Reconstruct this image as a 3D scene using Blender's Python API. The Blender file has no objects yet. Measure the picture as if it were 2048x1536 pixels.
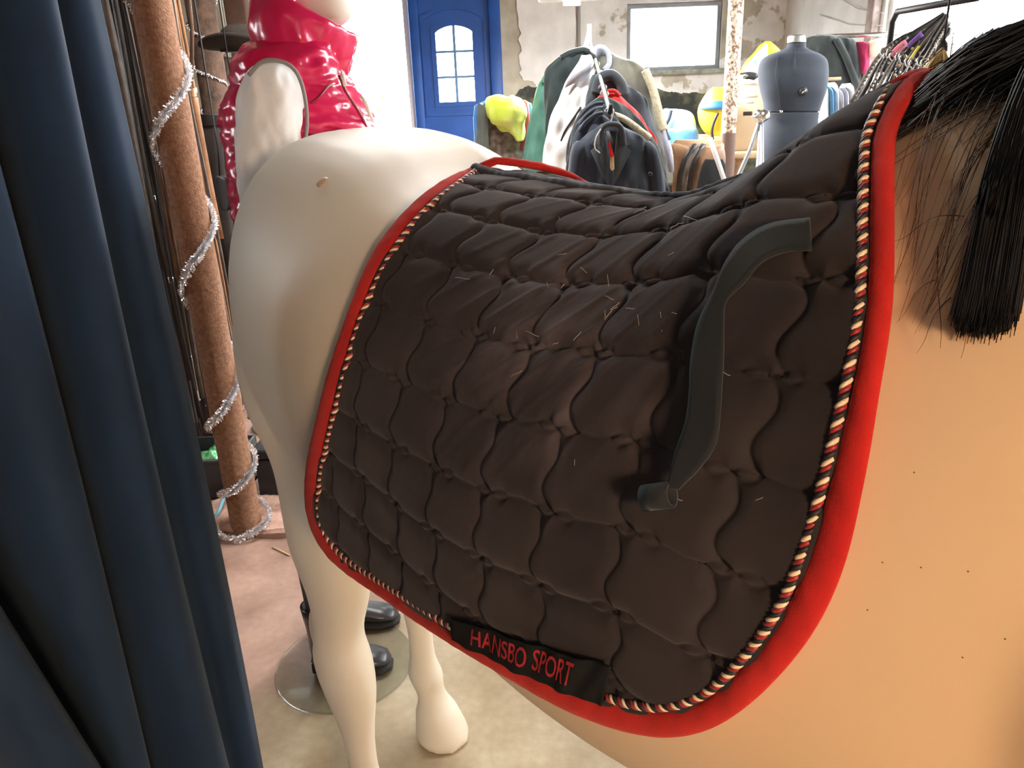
import bpy, bmesh, math, random
import numpy as np
from math import sin, cos, pi, radians, sqrt, atan2
from mathutils import Vector, Matrix
from mathutils.bvhtree import BVHTree
random.seed(7); rng = np.random.default_rng(7)
SC = bpy.context.scene
COL = SC.collection

# ---------------------------------------------------------------- camera
FPX = 1500.0; HC = 1.545
CM = Matrix.Rotation(radians(70), 3, 'X') @ Matrix.Rotation(radians(-2.3), 3, 'Z')
CC = Vector((0, 0, HC))
cd = bpy.data.cameras.new('camera'); cam = bpy.data.objects.new('camera', cd); COL.objects.link(cam)
cd.sensor_width = 36; cd.lens = FPX / 2048 * 36; cd.clip_start = 0.02; cd.clip_end = 200
cam.matrix_world = Matrix.Translation(CC) @ CM.to_4x4()
SC.camera = cam
# ---------------------------------------------------------------- world, exposure
wd = bpy.data.worlds.new('world'); SC.world = wd; wd.use_nodes = True
bg = wd.node_tree.nodes['Background']
bg.inputs[0].default_value = (0.93, 0.97, 1.0, 1); bg.inputs[1].default_value = 13.0
SC.view_settings.view_transform = 'Standard'; SC.view_settings.look = 'None'
SC.view_settings.gamma = 1; SC.view_settings.use_curve_mapping = False
SC.view_settings.exposure = 0.8

def area_light(name, loc, target, w, h, power, color):
    l = bpy.data.lights.new(name, 'AREA'); l.shape = 'RECTANGLE'; l.size = w; l.size_y = h
    l.energy = power; l.color = color
    o = bpy.data.objects.new(name, l); COL.objects.link(o); o.location = loc
    o.rotation_euler = (Vector(target) - Vector(loc)).to_track_quat('-Z', 'Y').to_euler()
    return o

# ---------------------------------------------------------------- pixel helpers (a pixel gives a direction, the place gives the distance)
def ray(x, y):
    return CM @ Vector(((x - 1024) / FPX, -(y - 768) / FPX, -1.0))
def atY(x, y, Y):
    d = ray(x, y); return CC + d * (Y / d.y)
def atX(x, y, X):
    d = ray(x, y); return CC + d * (X / d.x)
def atZ(x, y, Z):
    d = ray(x, y); return CC + d * ((Z - HC) / d.z)

# ---------------------------------------------------------------- materials
MATS = {}
def mat(name, col, rough=0.6, metal=0.0, var=0.0, scale=8.0, col2=None, bump=0.0, bscale=60.0, sheen=0.0, spec=0.5, coat=0.0, trans=0.0, emit=None, estr=0.0, detail=4.0, lo=0.35, hi=0.65, alpha=1.0, sheen_tint=None, subsurf=0.0):
    if name in MATS: return MATS[name]
    m = bpy.data.materials.new(name); m.use_nodes = True
    nt = m.node_tree; b = nt.nodes['Principled BSDF']
    b.inputs['Base Color'].default_value = (*col, 1)
    b.inputs['Roughness'].default_value = rough; b.inputs['Metallic'].default_value = metal
    b.inputs['Specular IOR Level'].default_value = spec
    if sheen:
        b.inputs['Sheen Weight'].default_value = sheen; b.inputs['Sheen Roughness'].default_value = 0.5
        if sheen_tint: b.inputs['Sheen Tint'].default_value = (*sheen_tint, 1)
    if coat: b.inputs['Coat Weight'].default_value = coat; b.inputs['Coat Roughness'].default_value = 0.15
    if trans: b.inputs['Transmission Weight'].default_value = trans
    if alpha < 1: b.inputs['Alpha'].default_value = alpha
    if emit: b.inputs['Emission Color'].default_value = (*emit, 1); b.inputs['Emission Strength'].default_value = estr
    tc = None
    if var or col2 or bump:
        tc = nt.nodes.new('ShaderNodeTexCoord')
    if var or col2:
        nz = nt.nodes.new('ShaderNodeTexNoise'); nz.inputs['Scale'].default_value = scale; nz.inputs['Detail'].default_value = detail
        nt.links.new(tc.outputs['Object'], nz.inputs['Vector'])
        r = nt.nodes.new('ShaderNodeValToRGB')
        c2 = col2 if col2 else tuple(min(1, c * (1 + var)) for c in col)
        c1 = col if col2 else tuple(c * (1 - var) for c in col)
        r.color_ramp.elements[0].position = lo; r.color_ramp.elements[0].color = (*c1, 1)
        r.color_ramp.elements[1].position = hi; r.color_ramp.elements[1].color = (*c2, 1)
        nt.links.new(nz.outputs['Fac'], r.inputs['Fac']); nt.links.new(r.outputs['Color'], b.inputs['Base Color'])
    if bump:
        n2 = nt.nodes.new('ShaderNodeTexNoise'); n2.inputs['Scale'].default_value = bscale; n2.inputs['Detail'].default_value = 3
        nt.links.new(tc.outputs['Object'], n2.inputs['Vector'])
        bp = nt.nodes.new('ShaderNodeBump'); bp.inputs['Strength'].default_value = bump; bp.inputs['Distance'].default_value = 0.01
        nt.links.new(n2.outputs['Fac'], bp.inputs['Height']); nt.links.new(bp.outputs['Normal'], b.inputs['Normal'])
    MATS[name] = m
    return m

# ---------------------------------------------------------------- mesh builder
def origin_of(parent):
    o = Vector((0, 0, 0)); p = parent
    while p is not None: o = o + p.location; p = p.parent
    return o
def tag(o, label, cat, group=None, kind=None):
    if label: o['label'] = label
    if cat: o['category'] = cat
    if group: o['group'] = group
    if kind: o['kind'] = kind
    return o
def thing(name, label, cat, loc=(0, 0, 0), group=None):
    o = bpy.data.objects.new(name, None); COL.objects.link(o); o.location = loc; o.empty_display_size = 0.05
    return tag(o, label, cat, group)
def cr(pts, n):
    """Catmull-Rom resample of a polyline (list of tuples) to n points, even in parameter length"""
    P = np.array([tuple(p) for p in pts], float)
    if len(P) == 2: 
        t = np.linspace(0, 1, n)[:, None]; return P[0] * (1 - t) + P[1] * t
    L = np.r_[0, np.cumsum(np.linalg.norm(np.diff(P, axis=0), axis=1))]
    Q = np.vstack([2 * P[0] - P[1], P, 2 * P[-1] - P[-2]])
    out = []
    for s in np.linspace(0, L[-1], n):
        i = min(max(int(np.searchsorted(L, s, 'right')) - 1, 0), len(P) - 2)
        t = (s - L[i]) / max(L[i + 1] - L[i], 1e-9)
        p0, p1, p2, p3 = Q[i], Q[i + 1], Q[i + 2], Q[i + 3]
        out.append(0.5 * (2 * p1 + (p2 - p0) * t + (2 * p0 - 5 * p1 + 4 * p2 - p3) * t * t + (3 * p1 - p0 - 3 * p2 + p3) * t ** 3))
    return np.array(out)
class MB:
    def __init__(self): self.v = []; self.f = []
    def add(self, V, F):
        k = len(self.v); self.v += [tuple(map(float, p)) for p in V]; self.f += [tuple(i + k for i in q) for q in F]; return self
    def box(self, c, s, rz=0.0, m=None, bev=0.0):
        c = Vector(c); sx, sy, sz = [a / 2 for a in s]
        R = m if m is not None else Matrix.Rotation(rz, 3, 'Z')
        if bev:
            bm = bmesh.new(); bmesh.ops.create_cube(bm, size=1)
            for w in bm.verts: w.co = Vector((w.co.x * s[0], w.co.y * s[1], w.co.z * s[2]))
            bmesh.ops.bevel(bm, geom=list(bm.edges), offset=bev, segments=2, affect='EDGES', profile=0.5)
            bm.verts.index_update()
            self.add([c + R @ w.co for w in bm.verts], [[w.index for w in f.verts] for f in bm.faces]); bm.free(); return self
        V = [c + R @ Vector((x * sx, y * sy, z * sz)) for x in (-1, 1) for y in (-1, 1) for z in (-1, 1)]
        return self.add(V, [(0, 1, 3, 2), (4, 6, 7, 5), (0, 4, 5, 1), (2, 3, 7, 6), (0, 2, 6, 4), (1, 5, 7, 3)])
    def loft(self, rings, cap=True, close=False):
        n = len(rings[0]); V = [p for r in rings for p in r]; F = []
        m = len(rings)
        for i in range(m if close else m - 1):
            a = i * n; b = ((i + 1) % m) * n
            for j in range(n):
                k = (j + 1) % n; F.append((a + j, a + k, b + k, b + j))
        if cap and not close: F.append(tuple(range(n - 1, -1, -1))); F.append(tuple((m - 1) * n + j for j in range(n)))
        return self.add(V, F)
    def grid(self, G):
        """G[i][j] points, open sheet"""
        a, b = len(G), len(G[0]); V = [p for r in G for p in r]
        return self.add(V, [(i * b + j, i * b + j + 1, (i + 1) * b + j + 1, (i + 1) * b + j) for i in range(a - 1) for j in range(b - 1)])
    def tube(self, pts, r, n=8, cap=True, flat=1.0, close=False, up=None):
        P = [Vector(p) for p in pts]; m = len(P)
        R = r if hasattr(r, '__len__') else [r] * m
        rings = []; ref = None
        for i in range(m):
            if close: t = P[(i + 1) % m] - P[i - 1]
            else: t = P[min(i + 1, m - 1)] - P[max(i - 1, 0)]
            t = t.normalized() if t.length > 1e-9 else Vector((0, 0, 1))
            if up is not None: ref = Vector(up if not callable(up) else up(i))
            if ref is None: ref = Vector((0, 0, 1)) if abs(t.z) < 0.9 else Vector((1, 0, 0))
            a = ref - t * ref.dot(t)
            if a.length < 1e-6: a = t.orthogonal()
            a.normalize(); b = t.cross(a)
            if up is None: ref = a
            rings.append([P[i] + a * (R[i] * flat * cos(2 * pi * k / n)) + b * (R[i] * sin(2 * pi * k / n)) for k in range(n)])
        return self.loft(rings, cap and not close, close)
    def lathe(self, c, prof, n=24, axis=None, sx=1.0, sy=1.0):
        """prof: (radius, height) list from the bottom"""
        c = Vector(c); R = Vector(axis).to_track_quat('Z', 'Y').to_matrix() if axis is not None else Matrix.Identity(3)
        rings = [[c + R @ Vector((max(r, 1e-4) * sx * cos(2 * pi * k / n), max(r, 1e-4) * sy * sin(2 * pi * k / n), z)) for k in range(n)] for r, z in prof]
        return self.loft(rings)
    def build(self, name, m, parent=None, smooth=True, origin=None):
        me = bpy.data.meshes.new(name)
        if parent is not None: o0 = origin_of(parent)
        elif origin is not None: o0 = Vector(origin)
        else:
            A = np.array(self.v); o0 = Vector(((A[:, 0].min() + A[:, 0].max()) / 2, (A[:, 1].min() + A[:, 1].max()) / 2, A[:, 2].min()))
        me.from_pydata([(p[0] - o0.x, p[1] - o0.y, p[2] - o0.z) for p in self.v], [], self.f)
        me.materials.append(m)
        if smooth: me.polygons.foreach_set('use_smooth', [True] * len(me.polygons))
        bm = bmesh.new(); bm.from_mesh(me); bmesh.ops.recalc_face_normals(bm, faces=bm.faces); bm.to_mesh(me); bm.free()
        if smooth == 'auto': me.set_sharp_from_angle(angle=radians(40))
        me.update()
        o = bpy.data.objects.new(name, me); COL.objects.link(o)
        if parent is not None: o.parent = parent
        else: o.location = o0
        return o
def copy_tree(o, off, label=None):
    c = o.copy(); COL.objects.link(c); c.location = o.location + Vector(off)
    if label: c['label'] = label
    for ch in list(o.children):
        d = ch.copy(); COL.objects.link(d); d.parent = c
        for g in list(ch.children):
            e = g.copy(); COL.objects.link(e); e.parent = d
    return c
def ell(c, a, b, ra, rb, n=24, p=2.0):
    """superellipse ring around c with axis vectors a, b"""
    out = []
    for k in range(n):
        t = 2 * pi * k / n; x = cos(t); y = sin(t)
        out.append(Vector(c) + Vector(a) * (ra * math.copysign(abs(x) ** (2 / p), x)) + Vector(b) * (rb * math.copysign(abs(y) ** (2 / p), y)))
    return out
def noise3(V, s, seed=0):
    from mathutils import noise
    return np.array([noise.noise(Vector((p[0] * s + seed, p[1] * s, p[2] * s))) for p in V])
def struct(o): o['kind'] = 'structure'; return o
# ================================================================ THE ROOM
XL, XR, YB, YF, ZC = -3.6, 2.62, 7.5, -3.0, 3.1
def wall_material():
    m = bpy.data.materials.new('old_plaster'); m.use_nodes = True; nt = m.node_tree; b = nt.nodes['Principled BSDF']
    N = nt.nodes.new; L = nt.links.new
    tc = N('ShaderNodeTexCoord'); sep = N('ShaderNodeSeparateXYZ'); L(tc.outputs['Object'], sep.inputs[0])
    nz = N('ShaderNodeTexNoise'); nz.inputs['Scale'].default_value = 2.2; nz.inputs['Detail'].default_value = 9; L(tc.outputs['Object'], nz.inputs['Vector'])
    n2 = N('ShaderNodeTexNoise'); n2.inputs['Scale'].default_value = 7; n2.inputs['Detail'].default_value = 6; L(tc.outputs['Object'], n2.inputs['Vector'])
    r0 = N('ShaderNodeValToRGB'); L(n2.outputs['Fac'], r0.inputs['Fac'])   # limewash
    r0.color_ramp.elements[0].position = .3; r0.color_ramp.elements[0].color = (.64, .635, .60, 1)
    r0.color_ramp.elements[1].position = .7; r0.color_ramp.elements[1].color = (.80, .80, .775, 1)
    r1 = N('ShaderNodeValToRGB'); L(n2.outputs['Fac'], r1.inputs['Fac'])   # bare cement render
    r1.color_ramp.elements[0].position = .3; r1.color_ramp.elements[0].color = (.36, .33, .25, 1)
    r1.color_ramp.elements[1].position = .7; r1.color_ramp.elements[1].color = (.52, .49, .40, 1)
    r2 = N('ShaderNodeValToRGB'); L(n2.outputs['Fac'], r2.inputs['Fac'])   # tarred, mossy foot of the wall
    r2.color_ramp.elements[0].position = .45; r2.color_ramp.elements[0].color = (.035, .04, .035, 1)
    r2.color_ramp.elements[1].position = .72; r2.color_ramp.elements[1].color = (.20, .20, .12, 1)
    # flaked patches
    fl = N('ShaderNodeValToRGB'); L(nz.outputs['Fac'], fl.inputs['Fac'])
    fl.color_ramp.elements[0].position = .585; fl.color_ramp.elements[1].position = .60
    mx = N('ShaderNodeMixRGB'); L(fl.outputs['Color'], mx.inputs['Fac']); L(r0.outputs['Color'], mx.inputs[1]); L(r1.outputs['Color'], mx.inputs[2])
    # the strip of bare render right beside the door
    ad = N('ShaderNodeMath'); ad.operation = 'MULTIPLY_ADD'; L(nz.outputs['Fac'], ad.inputs[0]); ad.inputs[1].default_value = .5; L(sep.outputs['X'], ad.inputs[2])
    lt = N('ShaderNodeMath'); lt.operation = 'LESS_THAN'; L(ad.outputs[0], lt.inputs[0]); lt.inputs[1].default_value = .52
    m3 = N('ShaderNodeMixRGB'); L(lt.outputs[0], m3.inputs['Fac']); L(mx.outputs['Color'], m3.inputs[1]); L(r1.outputs['Color'], m3.inputs[2])
    a2 = N('ShaderNodeMath'); a2.operation = 'MULTIPLY_ADD'; L(nz.outputs['Fac'], a2.inputs[0]); a2.inputs[1].default_value = .5; L(sep.outputs['Z'], a2.inputs[2])
    l2 = N('ShaderNodeMath'); l2.operation = 'LESS_THAN'; L(a2.outputs[0], l2.inputs[0]); l2.inputs[1].default_value = 1.93
    m4 = N('ShaderNodeMixRGB'); L(l2.outputs[0], m4.inputs['Fac']); L(m3.outputs['Color'], m4.inputs[1]); L(r2.outputs['Color'], m4.inputs[2])
    L(m4.outputs['Color'], b.inputs['Base Color']); b.inputs['Roughness'].default_value = .9
    bp = N('ShaderNodeBump'); bp.inputs['Strength'].default_value = .5; bp.inputs['Distance'].default_value = .02
    L(nz.outputs['Fac'], bp.inputs['Height']); L(bp.outputs['Normal'], b.inputs['Normal'])
    return m
M_wall = wall_material()
M_white_wall = mat('limewash', (.70, .70, .67), .9, var=.12, scale=3, bump=.3, bscale=12)
M_dark_wall = mat('dark_brick_wall', (.10, .075, .06), .95, col2=(.24, .19, .15), scale=4, bump=.6, bscale=14)

def floor_material():
    m = bpy.data.materials.new('worn_concrete'); m.use_nodes = True; nt = m.node_tree; b = nt.nodes['Principled BSDF']
    N = nt.nodes.new; L = nt.links.new
    tc = N('ShaderNodeTexCoord')
    n1 = N('ShaderNodeTexNoise'); n1.inputs['Scale'].default_value = 3.2; n1.inputs['Detail'].default_value = 8; L(tc.outputs['Object'], n1.inputs['Vector'])
    n2 = N('ShaderNodeTexNoise'); n2.inputs['Scale'].default_value = 40; n2.inputs['Detail'].default_value = 5; L(tc.outputs['Object'], n2.inputs['Vector'])
    r = N('ShaderNodeValToRGB'); L(n1.outputs['Fac'], r.inputs['Fac'])
    r.color_ramp.elements[0].position = .32; r.color_ramp.elements[0].color = (.34, .25, .14, 1)
    r.color_ramp.elements[1].position = .66; r.color_ramp.elements[1].color = (.56, .47, .32, 1)
    # reddish mud toward the column: a stain with its own place on the floor
    sep = N('ShaderNodeSeparateXYZ'); L(tc.outputs['Object'], sep.inputs[0])
    a = N('ShaderNodeMath'); a.operation = 'MULTIPLY_ADD'; L(sep.outputs['Y'], a.inputs[0]); a.inputs[1].default_value = .75; 
    a2 = N('ShaderNodeMath'); a2.operation = 'MULTIPLY_ADD'; L(sep.outputs['X'], a2.inputs[0]); a2.inputs[1].default_value = -.9; L(a2.outputs[0], a.inputs[2])
    a2.inputs[2].default_value = -1.78
    a3 = N('ShaderNodeMath'); a3.operation = 'MULTIPLY_ADD'; L(n1.outputs['Fac'], a3.inputs[0]); a3.inputs[1].default_value = .9; L(a.outputs[0], a3.inputs[2])
    st = N('ShaderNodeValToRGB'); L(a3.outputs[0], st.inputs['Fac']); st.color_ramp.elements[0].position = .40; st.color_ramp.elements[1].position = .75
    rr = N('ShaderNodeValToRGB'); L(n1.outputs['Fac'], rr.inputs['Fac'])
    rr.color_ramp.elements[0].position = .35; rr.color_ramp.elements[0].color = (.22, .12, .085, 1)
    rr.color_ramp.elements[1].position = .62; rr.color_ramp.elements[1].color = (.43, .265, .195, 1)
    mx = N('ShaderNodeMixRGB'); L(st.outputs['Color'], mx.inputs['Fac']); L(r.outputs['Color'], mx.inputs[1]); L(rr.outputs['Color'], mx.inputs[2])
    mm = N('ShaderNodeMixRGB'); mm.blend_type = 'MULTIPLY'; mm.inputs['Fac'].default_value = .35; L(mx.outputs['Color'], mm.inputs[1]); L(n2.outputs['Fac'], mm.inputs[2])
    L(mm.outputs['Color'], b.inputs['Base Color']); b.inputs['Roughness'].default_value = .72
    bp = N('ShaderNodeBump'); bp.inputs['Strength'].default_value = .45; bp.inputs['Distance'].default_value = .015
    L(n1.outputs['Fac'], bp.inputs['Height']); L(bp.outputs['Normal'], b.inputs['Normal'])
    return m
def wall_with_holes(name, axis, pos, lo, hi, z0, z1, holes, m, t=0.24, out=1):
    """one wall mesh with rectangular openings; axis 'X' = wall runs along X at Y=pos, 'Y' = along Y at X=pos; thickness goes outward"""
    mb = MB(); cuts = sorted(set([lo, hi] + [c for h in holes for c in h[:2]]))
    for a, b in zip(cuts[:-1], cuts[1:]):
        segs = [(z0, z1)]
        for h in holes:
            if h[0] <= a + 1e-6 and h[1] >= b - 1e-6:
                ns = []
                for s in segs:
                    if h[2] > s[0]: ns.append((s[0], min(h[2], s[1])))
                    if h[3] < s[1]: ns.append((max(h[3], s[0]), s[1]))
                segs = ns
        for s in segs:
            c = ((a + b) / 2, pos + out * t / 2, (s[0] + s[1]) / 2); sz = (b - a, t, s[1] - s[0])
            if axis == 'Y': c = (pos + out * t / 2, (a + b) / 2, c[2]); sz = (t, b - a, sz[2])
            mb.box(c, sz)
    return struct(mb.build(name, m, smooth=False, origin=(0, 0, 0)))
# openings read from the photograph on the back wall plane
pw0 = atY(1253, 140, YB); pw1 = atY(1446, 5, YB)          # window
WX0, WX1, WZ0, WZ1 = pw0.x, pw1.x, pw0.z - .02, pw1.z + .02
dl = atY(822, 100, YB).x; dr = atY(1003, 100, YB).x          # blue door with its frame
DZ1 = 2.86
ol = atY(455, 100, YB).x                                    # bright glazed opening beside it
struct(MB().box(((XL + XR) / 2, (YB + YF) / 2, -.1), (XR - XL + .5, YB - YF + .5, .2)).build('floor', floor_material(), smooth=False, origin=(0, 0, 0)))
struct(MB().box(((XL + XR) / 2, (YB + YF) / 2, ZC + .1), (XR - XL + .5, YB - YF + .5, .2)).build('ceiling', mat('old_timber_ceiling', (.16, .12, .09), .9, var=.3, scale=4), smooth=False))
wall_with_holes('wall_back', 'X', YB, XL, XR, 0, ZC, [(ol, dl, .5, 2.9), (dl, dr, 0, DZ1), (WX0, WX1, WZ0, WZ1)], M_wall)
RY0, RY1, RZ0, RZ1 = 2.0, atX(1768, 40, XR).y, 1.66, 2.75
wall_with_holes('wall_right', 'Y', XR, YF, YB, 0, ZC, [(RY0, RY1, RZ0, RZ1)], M_white_wall)
wall_with_holes('wall_left', 'Y', XL, YF, YB, 0, ZC, [(2.1, 2.75, 1.55, 2.3)], M_dark_wall, out=-1)  # opening for the assumed, unseen left window
wall_with_holes('wall_front', 'X', YF, XL, XR, 0, ZC, [(.8, 1.9, 1.4, 2.4)], M_dark_wall, out=-1)  # opening for the unseen window added to let in cool light
# ground outside
M_out = mat('pale_gravel', (.42, .42, .38), .95, var=.2, scale=6)
struct(MB().box((0, 2, -.28), (60, 60, .1)).build('ground', M_out, smooth=False))
# ================================================================ LAMPS OF THE ROOM, SEEN AND ASSUMED
M_lampbody = mat('lamp_enamel', (.72, .80, .82), .35, spec=.6)
M_tube = mat('lit_tube', (1, 1, 1), .5, emit=(1, .98, .95), estr=6)
def tube_lamp(label, c, L=1.25, power=40, color=(1, .98, .95), turn=False, W=.13):
    c = Vector(c); t = thing('fluorescent_lamp', label, 'lamp', c, 'fluorescent ceiling lamps')
    MB().box(c + Vector((0, 0, .045)), (L, .13, .06), bev=.02).build('housing', M_lampbody, t)
    for s in (-1, 1):
        MB().tube([c + Vector((-L / 2 + .04, s * .035, 0)), c + Vector((L / 2 - .04, s * .035, 0))], .013, 12).build('tube', M_tube, t)
        MB().box(c + Vector((s * (L / 2 - .03), 0, 0)), (.03, .11, .05), bev=.006).build('end_cap', M_lampbody, t)
    for s in (-1, 1): MB().tube([c + Vector((s * L * .35, 0, .07)), (c.x + s * L * .35, c.y, ZC)], .004, 6).build('chain', mat('rail_steel', (.35, .35, .36)), t)
    a = area_light('tube_light', c + Vector((0, 0, -.03)), c - Vector((0, 0, 1)), L, .1, power, color); a.parent = t; a.location = (0, 0, -.03)
    if W != .13:
        MB().box(c + Vector((0, 0, .02)), (L + .04, W, .03), bev=.012).build('reflector', M_lampbody, t)
    if turn: t.rotation_euler = (0, 0, pi / 2)
    return t
pl = atY(1142, 4, 5.3)
tube_lamp('pale fluorescent lamp hanging above the coat rack, its end in view', (pl.x, 5.3 - .62, pl.z - .005), 1.2, 150, turn=True, W=.42)
tube_lamp('added fluorescent lamp on the ceiling above the space behind the mannequin', (-.35, 2.9, 2.85), 1.25, 40)  # unseen lamp, added to brighten the mannequin and the croup
tube_lamp('added fluorescent lamp on the ceiling behind the photographer', (-.6, -1.6, 2.85), 1.25, 4)  # unseen lamp behind the camera, added as faint fill
# assumed warm pendant, unseen behind the camera, placed to warm the horse shoulder
c = Vector((.55, -.90, 1.68)); t = thing('assumed_pendant_lamp', 'assumed warm pendant bulb under an enamel shade near the horse head', 'lamp', c)
MB().lathe(c, [(.02, .16), (.04, .15), (.16, .03), (.165, .02), (.155, .03), (.035, .145)], 32).build('shade', M_lampbody, t)
MB().lathe(c, [(.0, -.01), (.03, .015), (.034, .05), (.02, .09), (.015, .13)], 20).build('bulb', mat('lit_bulb', (1, .8, .5), .4, emit=(1, .62, .30), estr=25), t)
MB().tube([c + Vector((0, 0, .16)), (c.x, c.y, ZC)], .004, 8).build('cable', mat('cable_black', (.02, .02, .02)), t)
l = bpy.data.lights.new('assumed_bulb_light', 'POINT'); l.energy = 44; l.color = (1, .58, .28); l.shadow_soft_size = .10
o = bpy.data.objects.new('assumed_bulb_light', l); COL.objects.link(o); o.parent = t; o.location = (0, 0, -.05)
# ================================================================ THE HORSE MODEL
HA = radians(49.5); HU = Vector((cos(HA), -sin(HA), 0)); HN = Vector((HU.y, -HU.x, 0)); HN0 = -0.676
def toW(u, v, w): return HU * u + HN * (v + HN0) + Vector((0, 0, w))
def toL(p): return (p.dot(HU), p.dot(HN) - HN0, p.z)
# torso stations: u (forward), top, bottom, half width, height of greatest width, sharpness of the back
ST = np.array([
 (-1.52, 1.290, 1.180, .030, 1.235, 1.0), (-1.49, 1.385, 1.050, .110, 1.215, .95), (-1.42, 1.470, .930, .190, 1.210, .8), (-1.32, 1.512, .870, .246, 1.210, .74),
 (-1.20, 1.528, .830, .272, 1.210, .7), (-1.08, 1.524, .815, .280, 1.205, .7), (-.97, 1.505, .800, .278, 1.190, .78), (-.86, 1.460, .790, .272, 1.170, .70),
 (-.73, 1.447, .785, .274, 1.140, .80), (-.62, 1.440, .785, .283, 1.120, .95), (-.50, 1.438, .790, .290, 1.115, 1.0), (-.40, 1.472, .800, .288, 1.120, 1.1),
 (-.31, 1.530, .815, .280, 1.130, 1.25), (-.22, 1.563, .835, .268, 1.140, 1.4), (-.12, 1.572, .860, .256, 1.150, 1.35), (-.02, 1.54, .880, .245, 1.160, 1.2),
 (.08, 1.47, .900, .222, 1.16, 1.0), (.16, 1.38, .940, .180, 1.15, 1.0), (.22, 1.27, 1.02, .110, 1.14, 1.0), (.245, 1.18, 1.10, .03, 1.14, 1.0)])
UD = np.linspace(ST[0, 0], ST[-1, 0], 400)
def _cubic(x, y, xs):
    n = len(x); m = np.zeros(n)
    d = np.diff(y) / np.diff(x); m[0] = d[0]; m[-1] = d[-1]; m[1:-1] = (d[:-1] + d[1:]) / 2
    i = np.clip(np.searchsorted(x, xs, 'right') - 1, 0, n - 2); hh = x[i + 1] - x[i]; t = (xs - x[i]) / hh
    return (2 * t**3 - 3 * t**2 + 1) * y[i] + (t**3 - 2 * t**2 + t) * hh * m[i] + (-2 * t**3 + 3 * t**2) * y[i + 1] + (t**3 - t**2) * hh * m[i + 1]
STD = np.array([_cubic(ST[:, 0], ST[:, k], UD) for k in range(1, 6)])
def station(u): return [float(np.interp(u, UD, STD[k])) for k in range(5)]
def section(u, t):
    """body surface at angle t from the top of the back (0) round the near side"""
    top, bot, hw, wm, e = station(u)
    s, c = sin(t), cos(t)
    v = hw * math.copysign(abs(s) ** (e if c > 0 else .92), s)
    w = wm + (top - wm) * c if c > 0 else wm + (wm - bot) * c
    return v + float(np.interp(u, [-1.5, -1.3, -1.1, -.88], [-.050, -.042, -.024, 0])), w
hb = MB()
hb.loft([[toW(u, *section(u, 2 * pi * k / 40)) for k in range(40)] for u in np.linspace(-1.52, .245, 60)])
def limb(pts, n=20):
    """pts: (u, v, w, radius along u, radius along v)"""
    P = cr(pts, 4 * len(pts))
    hb.loft([[toW(p[0] + p[3] * cos(2 * pi * k / n), p[1] + p[4] * sin(2 * pi * k / n), p[2]) for k in range(n)] for p in P])
def hind(du, v, s):
    o = -.045
    limb([(-1.24, o + s * .11, 1.36, .13, .07), (-1.25, o + s * .145, 1.22, .20, .10), (-1.23, o * .8 + s * .155, 1.06, .205, .10), (-1.19 + du * .2, v * .95 + o * .5, .93, .165, .09),
          (-1.165 + du * .45, v, .80, .112, .072), (-1.165 + du * .7, v, .68, .074, .056), (-1.185 + du * .95, v, .585, .058, .048), (-1.185 + du, v, .52, .076, .055),
          (-1.175 + du, v, .46, .072, .052), (-1.165 + du, v, .40, .052, .043), (-1.160 + du, v, .34, .038, .034), (-1.157 + du, v, .26, .034, .031), (-1.155 + du, v, .20, .040, .036), (-1.150 + du, v, .165, .052, .045),
          (-1.132 + du, v, .122, .036, .037), (-1.118 + du, v, .09, .044, .045), (-1.115 + du, v, .078, .056, .054), (-1.107 + du, v, .06, .060, .058), (-1.092 + du, v, .01, .076, .070), (-1.091 + du, v, 0, .076, .070)])
    # point of the hock and the heel string above it
    limb([(-1.225 + du * .6, v, .76, .022, .020), (-1.243 + du * .85, v, .66, .018, .016), (-1.265 + du, v, .585, .024, .021), (-1.268 + du, v, .545, .030, .026), (-1.240 + du, v, .47, .028, .026), (-1.205 + du, v, .37, .017, .018), (-1.19 + du, v, .26, .012, .014)])
hind(0.0, .145, 1); hind(-.232, -.165, -1)
def fore(v):
    s = 1 if v > 0 else -1
    limb([(.0, s * .13, 1.40, .10, .07), (.0, s * .165, 1.24, .15, .092), (-.02, s * .16, 1.08, .14, .092), (-.04, v, .90, .10, .075), (-.045, v, .78, .072, .058), (-.05, v, .62, .052, .045), (-.05, v, .52, .05, .046),
          (-.048, v, .45, .047, .045), (-.055, v, .38, .034, .031), (-.055, v, .26, .032, .029), (-.052, v, .185, .043, .039), (-.035, v, .13, .035, .035), (-.02, v, .085, .046, .046), (-.004, v, .01, .066, .062), (-.003, v, 0, .066, .062)])
fore(.14); fore(-.14)
def limb2(pts, n=22):
    """pts: (u, w, radius in the median plane, half width) along the neck or head"""
    P = cr(pts, 4 * len(pts)); R = []
    for i, p in enumerate(P):
        q = P[min(i + 1, len(P) - 1)] - P[max(i - 1, 0)]; d = np.array([q[0], q[1]]); d /= np.linalg.norm(d); a = (-d[1], d[0])
        R.append([toW(p[0] + a[0] * p[2] * cos(2 * pi * k / n), p[3] * sin(2 * pi * k / n), p[1] + a[1] * p[2] * cos(2 * pi * k / n)) for k in range(n)])
    hb.loft(R)
limb2([(-.10, 1.22, .27, .19), (.06, 1.36, .29, .185), (.20, 1.53, .255, .145), (.36, 1.72, .21, .115), (.50, 1.89, .175, .095), (.61, 2.00, .15, .085), (.68, 2.06, .10, .07)])
limb2([(.57, 2.04, .08, .07), (.65, 1.98, .13, .10), (.74, 1.88, .135, .105), (.83, 1.76, .115, .085), (.92, 1.64, .09, .06), (.98, 1.555, .075, .055), (1.02, 1.50, .065, .055), (1.045, 1.465, .035, .035)])
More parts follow.
